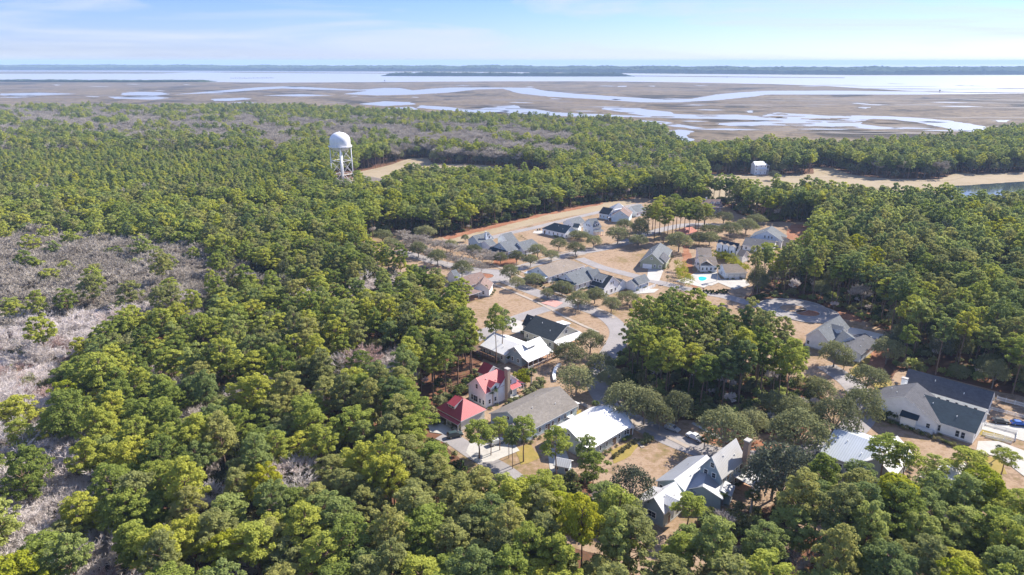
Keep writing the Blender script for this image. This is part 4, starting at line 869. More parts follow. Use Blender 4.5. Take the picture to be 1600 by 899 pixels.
# ------------------------------------------------------------------ vehicles
PROF = {'suv': [(-2.35,.35),(-2.4,.95),(-2.2,1.1),(-1.95,1.68),(.35,1.72),(1.05,1.12),(2.2,.98),(2.38,.7),(2.38,.35)],
        'sedan': [(-2.3,.35),(-2.35,.85),(-2.1,1.0),(-1.35,1.4),(.15,1.42),(.95,1.0),(2.1,.88),(2.3,.65),(2.3,.35)],
        'pickup': [(-2.8,.5),(-2.8,1.15),(-1.0,1.15),(-.85,1.82),(.6,1.84),(1.15,1.25),(2.5,1.15),(2.65,.8),(2.65,.5)]}
GL = {'suv': [(-2.05,1.2),(-1.85,1.6),(.28,1.63),(.85,1.18)], 'sedan': [(-1.9,1.03),(-1.3,1.34),(.1,1.36),(.75,1.02)], 'pickup': [(-.82,1.28),(-.74,1.74),(.54,1.76),(.98,1.3)]}
def vehicle(px, rz, kind, c, label, cat='car', sc=1.0):
    g = G(*px); r_ = empty({'suv': 'parked_car', 'sedan': 'parked_car', 'pickup': 'parked_pickup'}[kind], (g.x, g.y, .17), R(rz), label, cat, 'cars parked by the houses'); r_.scale = (sc,)*3
    m = paint(kind+'_paint', c); p = PROF[kind]; n = len(p); b = bmesh.new(); hw = .92 if kind != 'pickup' else 1.0
    rows = []
    for s_, k in ((-1, 1), (1, 1)):
        rows.append([b.verts.new((x, s_*hw*(1 if z < 1.2 else .86 if z > 1.35 else .95), z)) for x, z in p])
    b.faces.new(rows[0]); b.faces.new(rows[1][::-1])
    for i in range(n): j = (i+1) % n; b.faces.new((rows[0][j], rows[0][i], rows[1][i], rows[1][j]))
    bmesh.ops.bevel(b, geom=list(b.edges), offset=.09, segments=2, affect='EDGES')
    bmesh.ops.recalc_face_normals(b, faces=b.faces)
    me = bpy.data.meshes.new('body'); b.to_mesh(me); b.free(); me.materials.append(m); obj('body', me, r_)
    gl = GL[kind]; q = MB()
    for s_ in (-1, 1):
        a = [(x, s_*(hw*(.93 if z < 1.35 else .86)+.015), z) for x, z in gl]; q.add(a+[(x, y-s_*.05, z) for x, y, z in a], [(0, 1, 2, 3), (4, 5, 6, 7), (0, 1, 5, 4), (1, 2, 6, 5), (2, 3, 7, 6), (3, 0, 4, 7)])
    q.build('side_window', M['glass'], r_)
    (x0, z0), (x1, z1) = gl[3], gl[2]; q = MB(); q.add([(x0+.3, -.75, z0-.02), (x0+.3, .75, z0-.02), (x1+.14, .68, z1+.02), (x1+.14, -.68, z1+.02), (x0+.2, -.75, z0-.1), (x0+.2, .75, z0-.1), (x1+.04, .68, z1-.06), (x1+.04, -.68, z1-.06)], [(0, 1, 2, 3), (7, 6, 5, 4), (0, 4, 5, 1), (1, 5, 6, 2), (2, 6, 7, 3), (3, 7, 4, 0)]); q.build('windscreen', M['glass'], r_)
    (x0, z0), (x1, z1) = gl[0], gl[1]; q = MB(); q.add([(x0-.18, .75, z0), (x0-.18, -.75, z0), (x1-.14, -.68, z1+.03), (x1-.14, .68, z1+.03), (x0-.08, .75, z0), (x0-.08, -.75, z0), (x1-.04, -.68, z1-.03), (x1-.04, .68, z1-.03)], [(0, 1, 2, 3), (7, 6, 5, 4), (0, 4, 5, 1), (1, 5, 6, 2), (2, 6, 7, 3), (3, 7, 4, 0)]); q.build('rear_window', M['glass'], r_)
    if kind == 'pickup': q = MB(); q.box((-1.9, 0, 1.17), (1.6, 1.6, .06)); q.build('cargo_bed', M['bin'], r_)
    wx = 1.45 if kind != 'pickup' else 1.7; wr = .34 if kind != 'pickup' else .42
    for x in (-wx, wx):
        for y in (-hw+.08, hw-.08):
            s_ = 1 if y > 0 else -1; q = MB(); q.tube((x, y-s_*.14, wr), (x, y+s_*.12, wr), wr, n=16); wh = q.build('wheel', M['rubber'], r_)
            q = MB(); q.tube((x, y+s_*.10, wr), (x, y+s_*.13, wr), wr*.6, n=12); q.build('rim', M['chrome'], wh)
    xe = p[-2][0]; xb = p[0][0]
    for s_ in (-1, 1):
        q = MB(); q.box((xe-.03, s_*.66, .76), (.1, .36, .14)); q.build('headlight', M['lamp'], r_)
        q = MB(); q.box((xb-.02, s_*.72, .85), (.1, .26, .18)); q.build('tail_light', M['redlamp'], r_)
    return r_
vehicle((1050, 673), -42, 'suv', (.34,.36,.38), 'silver estate car parked on the shaded street beside the brown lawn')
vehicle((1085, 687), 130, 'pickup', (.62, .63, .65), 'white pickup parked nose-in under the oak, right of the silver car', 'pickup')
vehicle((776, 694), 35, 'suv', (.55,.55,.55), 'white off-road car parked on the drive beneath the thin pines')
vehicle((1562, 661), -14, 'sedan', (.025, .03, .04), 'black car parked on the pale drive between the white picket fences')
vehicle((1592, 665), -14, 'sedan', (.01, .10, .42), 'bright blue sports car parked behind the black car at the right edge')
vehicle((711, 683), 20, 'suv', (.04, .06, .06), 'dark green car parked on the drive below the red garage')
vehicle((1176, 269), 5, 'suv', (.07, .08, .09), 'dark car parked beside the far grey two-storey house')
vehicle((664, 421.5), -8, 'suv', (.02, .02, .03), 'black car parked on the grey street, top of the pine wood')
vehicle((722, 267), 70, 'pickup', (.66, .68, .7), 'white truck parked in the far clearing right of the water tower', 'pickup', 1.5)
vehicle((735, 270), 10, 'pickup', (.62, .62, .62), 'white van-sized pickup beside the white truck in the far clearing', 'pickup', 1.3)
vehicle((742, 268.5), 60, 'suv', (.5, .55, .6), 'pale blue car in the middle of the far clearing', 'car', 1.2)
vehicle((752, 267.5), 0, 'suv', (.10, .09, .10), 'dark car in the far clearing near the pine edge', 'car', 1.2)
vehicle((758, 266.8), 40, 'sedan', (.6, .62, .66), 'small white car at the right end of the far clearing')
def wheelie(px, label):
    g = G(*px); r_ = empty('wheelie_bin', (g.x, g.y, .17), R(45), label, 'bin', 'dark wheelie bins by the lane')
    q = MB(); q.box((0, 0, .5), (.55, .6, 1.0), taper=1.15); q.build('bin_body', M['bin'], r_); q = MB(); q.box((0, 0, 1.05), (.72, .8, .1)); q.build('lid', M['bin'], r_)
wheelie((801, 504.5), 'left dark bin of the pair at the lane, behind the dark grey roof'); wheelie((805, 503.5), 'right dark bin of the pair at the lane, behind the dark grey roof')
wheelie((840, 361), 'left dark bin by the concrete pad, north lane'); wheelie((843.5, 360.4), 'right dark bin by the concrete pad, north lane')
# ------------------------------------------------------------------ water tower
g = G(536.5, 291); cxx, cyy = g.x, g.y
top = top_z(g, 206.5); k_ = top/52
r_ = empty('water_tower', (cxx, cyy, 0), 0, 'tall white water tower with domed tank on slender braced legs above the pine wood', 'water tower')
def zz(py): return top_z(g, py)
zr_, zs, zt_ = zz(228.5), zz(219.5), top
Rt = 14.8*(G(536.5, 291)-Vector((0, 0, 0))).length/F*1.02
q = MB(); prof = [(0, zz(236.5)), (Rt*.35, zz(236.2)), (Rt*.68, zz(234.3)), (Rt*.88, zz(231.5)), (Rt, zr_), (Rt, zs)]
for i in range(1, 9):
    t = i/8*math.pi/2; prof.append((Rt*math.cos(t)+.001, zs+(zt_-zs)*math.sin(t)))
q.lathe((0, 0, 0), prof, 48); q.build('tank', M['tank'], r_, smooth=True)
q = MB(); q.lathe((0, 0, 0), [(Rt, zr_-.5), (Rt+1.3, zr_-.5), (Rt+1.3, zr_), (Rt, zr_)], 48); q.build('walkway', M['tank'], r_)
q = MB(); 
for i in range(36):
    t = math.pi*2*i/36; q.tube(((Rt+1.2)*math.cos(t), (Rt+1.2)*math.sin(t), zr_), ((Rt+1.2)*math.cos(t), (Rt+1.2)*math.sin(t), zr_+1.1), .05, n=4)
q.lathe((0, 0, 0), [(Rt+1.15, zr_+1.05), (Rt+1.28, zr_+1.05), (Rt+1.28, zr_+1.15), (Rt+1.15, zr_+1.15)], 48); q.build('railing', M['tank'], r_)
q = MB(); q.tube((0, 0, 0), (0, 0, zz(236)), 1.25, 1.25, 20); q.build('riser_pipe', M['tank'], r_, smooth=True)
q = MB(); q.tube((0, 0, top-.1), (0, 0, top+.8), .35, n=10); q.build('vent', M['tank'], r_)
NL = 4; Rb = Rt*1.06; ph = R(-78)
def leg(i, z): 
    t = ph+2*math.pi*i/NL; k = Rb+(Rt-Rb)*(z/zr_); return Vector((k*math.cos(t), k*math.sin(t), z))
for i in range(NL):
    q = MB(); q.tube(leg(i, -.5), leg(i, zr_+.3), .45, .40, 12); q.build('leg', M['tank'], r_, smooth=True)
    for z in (zz(251), zz(272)):
        q = MB(); q.tube(leg(i, z), leg(i+1, z), .19, n=8); q.build('strut', M['tank'], r_)
    for z0, z1 in ((zr_-.6, zz(251)), (zz(251), zz(272)), (zz(272), 1)):
        q = MB(); q.tube(leg(i, z0), leg(i+1, z1), .11, n=4); q.tube(leg(i+1, z0), leg(i, z1), .11, n=4); q.build('tie_rod', M['tank'], r_)
# ------------------------------------------------------------------ far out: pier, channel markers, spit, islands
pa, pb = G(361, 123.4), G(427, 122.6); r_ = empty('pier', (pa.x, pa.y, 0), 0, 'long dark pier standing in the sound beyond the marsh', 'pier')
q = MB(); d = Vector((pb.x-pa.x, pb.y-pa.y, 0)); n_ = Vector((-d.y, d.x, 0)).normalized(); q.obox((0, 0, 3.2), d, n_*6, (0, 0, .9)); q.build('deck_boards', M['darkwood'], r_)
for i in range(20):
    q = MB(); q.tube(d*(i/19)+n_*3+Vector((0, 0, -1)), d*(i/19)+n_*3+Vector((0, 0, 8.5 if i % 2 == 0 else 3.4)), .9, n=6); q.build('piling', M['darkwood'], r_)
for px, lab in (((1468, 145), 'dark channel marker standing in the water off the marsh tip, right'), ((601, 128.4), 'dark channel marker in the sound below the islet'), ((1136, 122.3), 'small dark channel marker in the middle of the sound')):
    g = G(*px, -.9); r_ = empty('channel_marker', (g.x, g.y, -.9), 0, lab, 'marker'); q = MB(); q.tube((0, 0, 0), (0, 0, 9), .7, .5, 6); q.build('pile', M['darkwood'], r_)
    q = MB(); q.box((0, 0, 8), (5, .6, 4)); q.build('day_board', M['bin'], r_)
def heightwood(name, line, depth, h, label, lump=26, hill=0, seed=0, m='canopy', kind='stuff'):
    """a wooded strip: shore line -> lumpy canopy surface with real depth"""
    r = np.random.default_rng(seed); ln = line; V = []; Fc = []; tot = 0; seg = []
    for (x0, y0), (x1, y1) in zip(ln[:-1], ln[1:]): seg.append(math.hypot(x1-x0, y1-y0)); tot += seg[-1]
    nu = max(8, int(tot/(lump*.35))); nv = max(5, int(depth/(lump*.6))); pts = []
    for i in range(nu+1):
        t = i/nu*tot; k = 0
        while k < len(seg)-1 and t > seg[k]: t -= seg[k]; k += 1
        f = t/seg[k]; pts.append((ln[k][0]+(ln[k+1][0]-ln[k][0])*f, ln[k][1]+(ln[k+1][1]-ln[k][1])*f))
    base = r.normal(0, 1, (nu+1, nv+1)); sl = np.convolve(r.normal(0, 1, nu+1), np.ones(9)/3, 'same')
    for i, (x, y) in enumerate(pts):
        endf = min(1, min(i, nu-i)/(nu*.05+1)+.15)
        for j in range(nv+1):
            t = j/nv; e = 0 if j in (0, nv) else 1
            hh = (h*(.78+.12*abs(base[i, j]))+.10*h*sl[i])*endf+hill*math.sin(math.pi*min(1, t*1.0))*endf
            V.append((x+(r.uniform(-.3, .3)*lump if e else 0), y+t*depth+(r.uniform(-.3, .3)*lump if e else 0), e*hh-.5 if e else -1.2))
        # front rises steeply
    for i in range(nu):
        for j in range(nv): a = i*(nv+1)+j; Fc.append((a, a+nv+1, a+nv+2, a+1))
    for i in range(nu+1):
        a = i*(nv+1)+1; V[a] = (V[a][0], pts[i][1]+lump*.35, V[a][2])
    me = mesh(name, V, Fc, M[m]); o = obj(name, me); return tag(o, label, None, None, kind)
heightwood('island_forest', WZ([(-900,109.3),(-200,109.6),(200,110.2),(500,111.3),(800,113.0),(1100,115.8),(1350,117.6),(1600,117.2),(2400,117)], -.9), 1400, 36, 'blue-green wooded barrier island stretching along the whole horizon', 60, 22, 3)
sheet('island_shore', [WZ([(-900,109.9),(200,110.8),(500,112),(800,113.5),(1100,116.3),(1350,118.1),(1600,117.7),(2400,117.5)], -.9)+[(9000, 6500), (-12000, 9000)]], -.6, M['sand'])
heightwood('islet_woods', WZ([(596,119.2),(700,119.4),(780,119.6),(880,119.8),(992,119.8)], -.9), 260, 23, 'low wooded islet lying in the middle of the sound', 24, 0, 4)
heightwood('spit_woods', WZ([(-200,128.2),(0,128.2),(100,128.8),(200,129.3),(322,128.6)], -.9), 150, 9.5, 'narrow band of low dark trees on the marsh spit at the far left', 13, 0, 5)
# ------------------------------------------------------------------ tree shapes
def tris(cent, size, nrm, r, elong=1.0):
    n = len(cent); a = np.cross(nrm, r.normal(size=(n, 3))); a /= np.linalg.norm(a, axis=1)[:, None]+1e-9; b = np.cross(nrm, a)
    s = size[:, None]; c0 = cent+a*s*.62*elong; c1 = cent-a*s*.35*elong+b*s*.5; c2 = cent-a*s*.35*elong-b*s*.5
    return np.stack([c0, c1, c2], 1).reshape(-1, 3)
def unit(v): return v/(np.linalg.norm(v, axis=-1, keepdims=True)+1e-9)
def puffs(centers, radii, per, size, r, flat=.7, bias=.55, elong=1.0):
    out = []
    for c, R0 in zip(centers, radii):
        d = unit(r.normal(size=(per, 3))); d[:, 2] = np.where(d[:, 2] < -.25, -d[:, 2], d[:, 2])
        k = r.uniform(.6, 1.05, per)[:, None]
        p = c+d*R0*k*np.array([1, 1, flat]); nr = unit(d*bias+r.normal(size=(per, 3))*.42+np.array([0, 0, .28]))
        out.append(tris(p, r.uniform(.7, 1.3, per)*size, nr, r, elong))
    return np.concatenate(out)
def tri_mesh(name, V, m):
    n = len(V)//3; me = bpy.data.meshes.new(name); me.vertices.add(len(V)); me.vertices.foreach_set('co', V.astype(np.float32).ravel())
    me.loops.add(n*3); me.loops.foreach_set('vertex_index', np.arange(n*3, dtype=np.int32)); me.polygons.add(n)
    me.polygons.foreach_set('loop_start', np.arange(0, n*3, 3, dtype=np.int32)); me.materials.append(m); me.update(calc_edges=True); return me
def pine_shape(seed, npuff, per, size, H=20, Rc=4.3, depth=7.5, conical=False):
    """returns crown triangles and a trunk MB; height H, crown radius Rc"""
    r = np.random.default_rng(seed); C = []; Rr = []
    lean = r.normal(0, .35, 2)
    for i in range(npuff):
        t = ((i+.5)/npuff)**.8                       # 0 top .. 1 bottom
        if conical: rad = Rc*(.12+.88*t)
        else: rad = Rc*math.sqrt(max(0, 1-(1-t*1.25)**2)) if t < .8 else Rc*(1-(t-.8)*2.6)
        a = i*2.399+r.uniform(-.4, .4); q = rad*(r.uniform(.55, 1.0) if r.random() < .8 else r.uniform(.1, .5))*(1+.22*math.sin(2*a+seed))
        C.append((q*math.cos(a)+lean[0], q*math.sin(a)+lean[1], H-.8-t*depth+r.uniform(-.5, .5))); Rr.append(r.uniform(.8, 1.2)*(Rc*(.20 if npuff > 40 else .27)))
    C = np.array(C); V = puffs(C, Rr, per, size, r)
    tb = MB(); tk = H*.0125
    p0 = Vector((0, 0, -.4))
    for k in range(4):
        z1 = (H-1.5)*(k+1)/4; p1 = Vector((lean[0]*(k+1)/4+r.uniform(-.12, .12), lean[1]*(k+1)/4+r.uniform(-.12, .12), z1)); tb.tube(p0, p1, tk*(1-.2*k), tk*(1-.2*(k+1)), 7, 0, False); p0 = p1
    idx = r.permutation(npuff)[:max(6, npuff//2)]
    for i in idx:
        c = Vector(C[i]); z = max(H*.45, c.z-r.uniform(.6, 1.8)-.25*math.hypot(c.x, c.y)); s_ = Vector((lean[0]*z/H, lean[1]*z/H, z)); tb.tube(s_, c, tk*.34, tk*.1, 4, 0, False)
    return V, tb
def bare_shape(seed, H=14, nb=46, red=False, tw=.055, sp=1.0):
    r = random.Random(seed); tb = MB(); T = []
    def grow_(p, d, l, rad, lev):
        q = p+d*l; tb.tube(p, q, rad, rad*.62, 4 if lev > 0 else 6, 0, False)
        if lev >= 3:
            for _ in range(13):
                dd = (d+Vector((r.gauss(0, .5), r.gauss(0, .5), r.uniform(.0, .6)))).normalized(); s_ = p.lerp(q, r.random()); L2 = r.uniform(.8, 1.7)*H/14
                e = s_+dd*L2; n = dd.cross(Vector((r.gauss(0, 1), r.gauss(0, 1), r.gauss(0, 1)))).normalized()*tw
                T.extend([s_-n, s_+n, e])
                for _ in range(3):
                    d3 = (dd+Vector((r.gauss(0, .6), r.gauss(0, .6), r.gauss(.1, .4)))).normalized(); s3 = s_.lerp(e, r.uniform(.3, .9)); e3 = s3+d3*r.uniform(.4, .9)*H/14; n3 = d3.cross(Vector((r.gauss(0, 1), r.gauss(0, 1), r.gauss(0, 1)))).normalized()*tw*.75
                    T.extend([s3-n3, s3+n3, e3])
            return
        k = (3 if lev else 5)
        for i in range(k):
            a = 2*math.pi*(i/k)+r.uniform(-.6, .6); sprd = (.55 if lev else .45)*sp
            side = Vector((math.cos(a), math.sin(a), 0)); dd = (d*(1-sprd*.4)+side*sprd*r.uniform(.7, 1.3)+Vector((0, 0, .12))).normalized()
            grow_(p.lerp(q, r.uniform(.7, 1) if lev else r.uniform(.55, 1)), dd, l*r.uniform(.55, .8), rad*.5, lev+1)
    grow_(Vector((0, 0, -.3)), Vector((r.gauss(0, .05), r.gauss(0, .05), 1)).normalized(), H*.36, H*.011, 0)
    return np.array([tuple(v) for v in T]), tb
def oak_shape(seed, H=9, Rc=5, per=90, size=.34, npuff=46):
    r = np.random.default_rng(seed); C = []; Rr = []
    for i in range(npuff):
        t = (i+.5)/npuff; ph = math.acos(1-t*1.15); a = i*2.399+r.uniform(-.3, .3); k = r.uniform(.62, .92)
        C.append((Rc*k*math.sin(ph)*math.cos(a), Rc*k*math.sin(ph)*math.sin(a), H*.45+(H*.5)*k*math.cos(ph))); Rr.append(Rc*r.uniform(.22, .34))
    C = np.array(C); V = puffs(C, Rr, per, size, r, .85, .5)
    tb = MB(); tb.tube((0, 0, -.3), (0, 0, H*.28), H*.028, H*.022, 8, 0, False)
    for i in r.permutation(npuff)[:16]: c = Vector(C[i]); m_ = Vector((c.x*.4, c.y*.4, H*.45)); tb.tube((0, 0, H*.22), m_, H*.012, H*.008, 5, 0, False); tb.tube(m_, c, H*.008, .03, 4, 0, False)
    return V, tb
def palm_shape(seed, H=6):
    r = random.Random(seed); tb = MB(); tb.tube((0, 0, -.2), (0, 0, H), .22, .2, 8, 0, False); T = []
    for i in range(34):
        a = i*2.399; el = r.uniform(-.5, 1.2); d = Vector((math.cos(a)*math.cos(el), math.sin(a)*math.cos(el), math.sin(el))); c = Vector((0, 0, H))+d*.9; e0 = c+d*.2
        side = d.cross(Vector((0, 0, 1))).normalized()
        T.extend([Vector((0, 0, H))-side*.05, Vector((0, 0, H))+side*.05, c])
        for k in range(-4, 5):
            t = k/4*1.2; dd = (d*math.cos(t)+side*math.sin(t)-Vector((0, 0, .25+.2*abs(t)))).normalized(); n = dd.cross(d.cross(side)).normalized()*.09
            T.extend([c-n, c+n, c+dd*r.uniform(.9, 1.25)])
    return np.array([tuple(v) for v in T]), tb
def bush_shape(seed, per=60, size=.3, npuff=8, Rc=1.4, H=1.8):
    r = np.random.default_rng(seed); C = np.array([(r.uniform(-.6, .6)*Rc, r.uniform(-.6, .6)*Rc, r.uniform(.25, .7)*H) for _ in range(npuff)])
    return puffs(C, [Rc*.5*r.uniform(.7, 1.2) for _ in range(npuff)], per, size, r, .9, .5)
class Kind: pass
def form(name, V, tb, cm, bm_, joined=False):
    k = Kind(); k.crown = tri_mesh(name+'_crown', V, M[cm])
    k.trunk = mesh(name+'_trunk', tb.V, tb.F, M[bm_]) if tb else None
    return k
def joined(name, V, tb, cm, bm_):
    n = len(V)//3; VV = [tuple(v) for v in V]; FF = [(3*i, 3*i+1, 3*i+2) for i in range(n)]; mi = [0]*n
    if tb: b_ = len(VV); VV += tb.V; FF += [[b_+i for i in f] for f in tb.F]; mi += [1]*len(tb.F)
    return mesh(name, VV, FF, [M[cm], M[bm_]], mi)
PINES = {}       # tint -> list of forms (height 20)
for tint, cm in (('green', 'pine'), ('olive', 'pine_olive'), ('dark', 'pine_dark'), ('yellow', 'pine_yellow')):
    PINES[tint] = []
    for k in range({'green': 6, 'olive': 3, 'dark': 3, 'yellow': 2}[tint]):
        sd_ = 100+10*len(PINES)+k; rr = random.Random(sd_)
        V, tb = pine_shape(sd_, rr.randint(70, 84), 92, .34, 20, rr.uniform(3.8, 4.5), rr.uniform(6.2, 8.8)); PINES[tint].append(form('pine', V, tb, cm, 'bark_pine'))
THIN = []
for k in range(4): V, tb = pine_shape(300+k, 34, 90, .34, 15, 3.3, 6); THIN.append(form('pine', V, tb, ['pine', 'pine_dark'][k % 2], 'bark_pine'))
BARES = []
for k in range(6): V, tb = bare_shape(400+k, 14, sp=1.0, tw=.06); BARES.append(form('bare_tree', V, tb, 'twig_red' if k == 5 else 'twig', 'bark_pale'))
SBARE = []
for k in range(3): V, tb = bare_shape(450+k, 6.5, sp=1.2, tw=.05); SBARE.append(form('bare_tree', V, tb, 'twig_far', 'bark_pale'))
OAKS_ = [form('oak', *oak_shape(500+k), 'oak', 'bark_grey') for k in range(4)]; GOAK = [form('oak', *oak_shape(520+k, 9, 5, 70), 'oak_grey', 'bark_grey') for k in range(2)]
PALMS = [form('palm', *palm_shape(540+k), 'palm', 'bark_pale') for k in range(3)]
def plant(name, fm, x, y, sc, rz, label, cat, group, szz=None):
    r_ = empty(name, (x, y, 0), rz, label, cat, group); r_.scale = (sc, sc, szz or sc)
    if fm.trunk: obj('trunk', fm.trunk, r_)
    obj('crown', fm.crown, r_); return r_
# ------------------------------------------------------------------ trees that stand on their own, each read from the photograph: base pixel, crown width in photo pixels, top row
def mpp(g): return (g.y*cp+CH*sp)/F          # metres per photo pixel
TAKEN = []
def solo(kind, fm, bx, by, ty, cwpx, label, group, name=None, ref=(9, 5.0)):
    if kind == 'oak_tree': cwpx *= 1.15
    g = G(bx, by); H_ = max(1.2, top_z(g, ty)); wd = cwpx*mpp(g); H0, R0 = ref
    sx = wd/2/R0; TAKEN.append((g.x, g.y, wd/2))
    return plant(name or kind, fm, g.x, g.y, sx, random.uniform(0, 6.28), label, {'oak_tree': 'tree', 'pine_tree': 'pine tree', 'palm_tree': 'palm tree', 'bare_tree': 'bare tree', 'shrub': 'shrub'}[kind], group, H_/H0)
OK = lambda: random.choice(OAKS_)
ST = 'street oaks of the town'
for a in [(704,394,374,20,'round olive oak at the near end of the bare street trees, west side'),(741,404,381,24,'broad olive oak left of the white chimney house'),(684,415,389,26,'round oak amid the bare street trees above the black car'),
          (722,434,407,30,'pale olive oak between the grey cottage and the bare trees'),(727,378,366,11,'small dark round shrub-like oak beside the white chimney house'),(654,403,377,26,'oak at the pine wood edge below the bare street trees'),
          (665,374,352,30,'wide oak standing at the corner of the tall pine row'),(612,396,372,30,'oak at the upper edge of the pine wood, left of the bare trees'),(598,380,358,26,'oak under the far pines, left of all street oaks'),
          (782,413,394,22,'round street oak before the dark porch roof'),(807,412,391,22,'street oak in front of the white gable wing'),(829,417,397,20,'pale thin street oak left of the tan long roof'),(840,402,381,26,'airy street oak in front of the side wing'),
          (861,408,391,22,'pale yellowish street oak behind the tan long roof'),(797,441,413,28,'olive oak on the near side of the turning circle'),(808,453,432,22,'small dark oak on the lane below the turning circle'),(834,446,427,31,'broad oak before the pale blue porch gable'),
          (855,467,450,19,'compact round oak standing on the street edge, left of the porch oaks'),(878,462,439,32,'wide oak before the dark navy porch'),(903,484,455,34,'large oak beside the pink brick crossing'),(929,475,449,32,'large oak before the shed dormer house'),
          (955,488,463,27,'oak at the left tip of the middle pine grove'),(981,476,456,34,'wide grey-green oak below the long white fence'),(873,392,372,24,'oak in front of the navy hipped roof, left one'),(899,399,378,27,'oak in front of the navy hipped roof, right one'),
          (905,374,361,29,'oak against the cream gable of the navy roofed house'),(927,388,367,22,'oak between the two-storey house and the brown lot'),(965,382,353,32,'big dark oak on the street corner by the brown lot'),(975,362,342,26,'lighter oak behind the big dark corner oak'),
          (999,380,338,26,'tall oak at the left edge of the town pines'),(997,388,366,26,'dark low oak left of the sage green house'),(1060,394,362,36,'large grey oak right of the sage green house'),(1092,383,362,28,'oak left of the dark teal roof, behind the pool house'),
          (1108,384,362,28,'oak touching the dark teal roof'),(1110,372,350,30,'olive oak between the terracotta house and the teal roof'),(1140,372,346,32,'wide oak above the teal roof'),(1165,366,341,34,'wide oak left of the white slate-roofed gable'),(1180,352,334,28,'oak above the slate-roofed gable'),
          (1100,352,325,26,'oak before the brown two-dormer house, left one'),(1130,350,330,24,'oak before the brown two-dormer house, right one'),
          (888,571,536,46,'dense dark oak between the white porch roof and the street'),(922,553,516,40,'oak at the corner of the white front porch and the street'),(900,616,573,56,'big dense oak filling the street corner above the taupe roof'),(938,587,552,40,'dark low oak leaning over the street, left of the pine grove'),
          (952,612,572,34,'dark oak between the street and the pine grove'),(975,660,598,58,'big yellowish-green oak touching the peak of the white metal roof'),(1006,664,605,44,'darker oak right of the white metal roof peak'),(1030,672,628,42,'low oak above the parked silver car'),
          (1056,662,610,44,'dark broad oak at the near edge of the pine grove'),(1130,706,640,72,'great round oak behind the parked white pickup'),(1172,682,640,44,'oak between the great round oak and the orange straw'),(1244,712,642,82,'huge spreading oak left of the silver-white roof'),
          (1298,690,620,64,'big oak above the brown lawn, beside the huge oak'),(1340,672,603,54,'oak at the street bend left of the sprawling white house'),(1352,614,572,52,'isolated round dark oak by the street bend'),(1302,574,534,46,'dark oak in front of the cul-de-sac house'),
          (1318,578,555,22,'small dark oak tucked beside the cul-de-sac house'),(1238,668,620,50,'oak between the pine grove and the huge oak'),(1205,652,612,40,'small oak inside the near edge of the pine grove'),(1278,628,592,44,'pale oak at the right end of the pine grove'),
          (1218,800,690,96,'large oak leaning over the brick chimney'),(1275,775,735,40,'dark oak left of the silver-white roof, under the pines')]:
    bx, by, ty, cw_, lab = a; gr = by > 690 and bx in (1218,); solo('oak_tree', OK() if not gr else GOAK[0], bx, by, ty, cw_, lab, ST)
for a in [(986,795,728,62,'grey sparse oak at the corner of the brown lawn and the silver roofs'),(1205,782,702,84,'silvery grey oak crowding the brick chimney'),(1470,395,345,26,'greyish oak in the right wood edge'),(1208,282,266,16,'lone grey-pink tree beside the far sandy road')]:
    bx, by, ty, cw_, lab = a; solo('oak_tree', random.choice(GOAK), bx, by, ty, cw_, lab, 'grey foliaged trees')
PN = 'pines among the houses'
for a in [(749,717,655,52,'leaning pine in front of the white off-road car'),(767,712,662,30,'slender pine beside the white off-road car'),(781,704,650,30,'slender dark pine behind the white off-road car'),(795,716,668,22,'thin pine right of the white off-road car'),
          (801,733,664,24,'thin dark-stemmed pine at the yellow grass strip'),(818,722,648,42,'flat-topped pine before the taupe roof end'),(869,752,664,52,'dense round pine covering the gap between taupe and white roofs'),(913,762,676,38,'tall pine before the gable of the white metal roof'),
          (926,778,703,44,'sparse pine at the edge of the brown lawn, right of two'),(1073,832,772,52,'pine before the door of the striped roof garage'),(776,571,472,32,'very tall thin pine before the white roofs, left of two'),(785,557,478,30,'very tall thin pine before the white roofs, right of two'),
          (1372,760,676,58,'dark dense pine in front of the silver-white roof'),(1407,770,690,50,'sparse pine before the bright white gable'),(1500,770,700,60,'umbrella-shaped pine before the lower right roofs'),(1340,790,722,54,'round pine under the silver-white roof'),
          (1447,770,708,46,'pale pine between the two lower right houses'),(1563,745,700,40,'small pale pine by the lowest picket fence'),(1455,800,735,40,'pine with a bare brown stem, below the bright white roof'),(1250,800,742,44,'small bright pine right of the screened porch palms'),
          (1235,598,545,26,'tall bare-stemmed pine at the right end of the grove, left of two'),(1246,592,538,28,'tall bare-stemmed pine at the right end of the grove, right of two')]:
    bx, by, ty, cw_, lab = a; solo('pine_tree', random.choice(THIN), bx, by, ty, cw_, lab, PN, ref=(15, 3.3))
for k, a in enumerate([(1012,368,318),(1022,374,312),(1030,366,304),(1042,376,306),(1050,368,302),(1060,376,312),(1068,366,308),(1076,374,314),(1086,362,306),(1090,372,318),(1036,380,322),(1100,362,316),(1019,360,322),(1056,360,310)]):
    solo('pine_tree', PINES['green' if k % 3 else 'olive'][k % 3], a[0], a[1], a[2], 27, 'tall bare-stemmed pine in the town clump, '+('left end' if a[0] < 1030 else 'middle' if a[0] < 1062 else 'right end')+', before the terracotta house', 'pines of the town clump', ref=(20, 4.6))
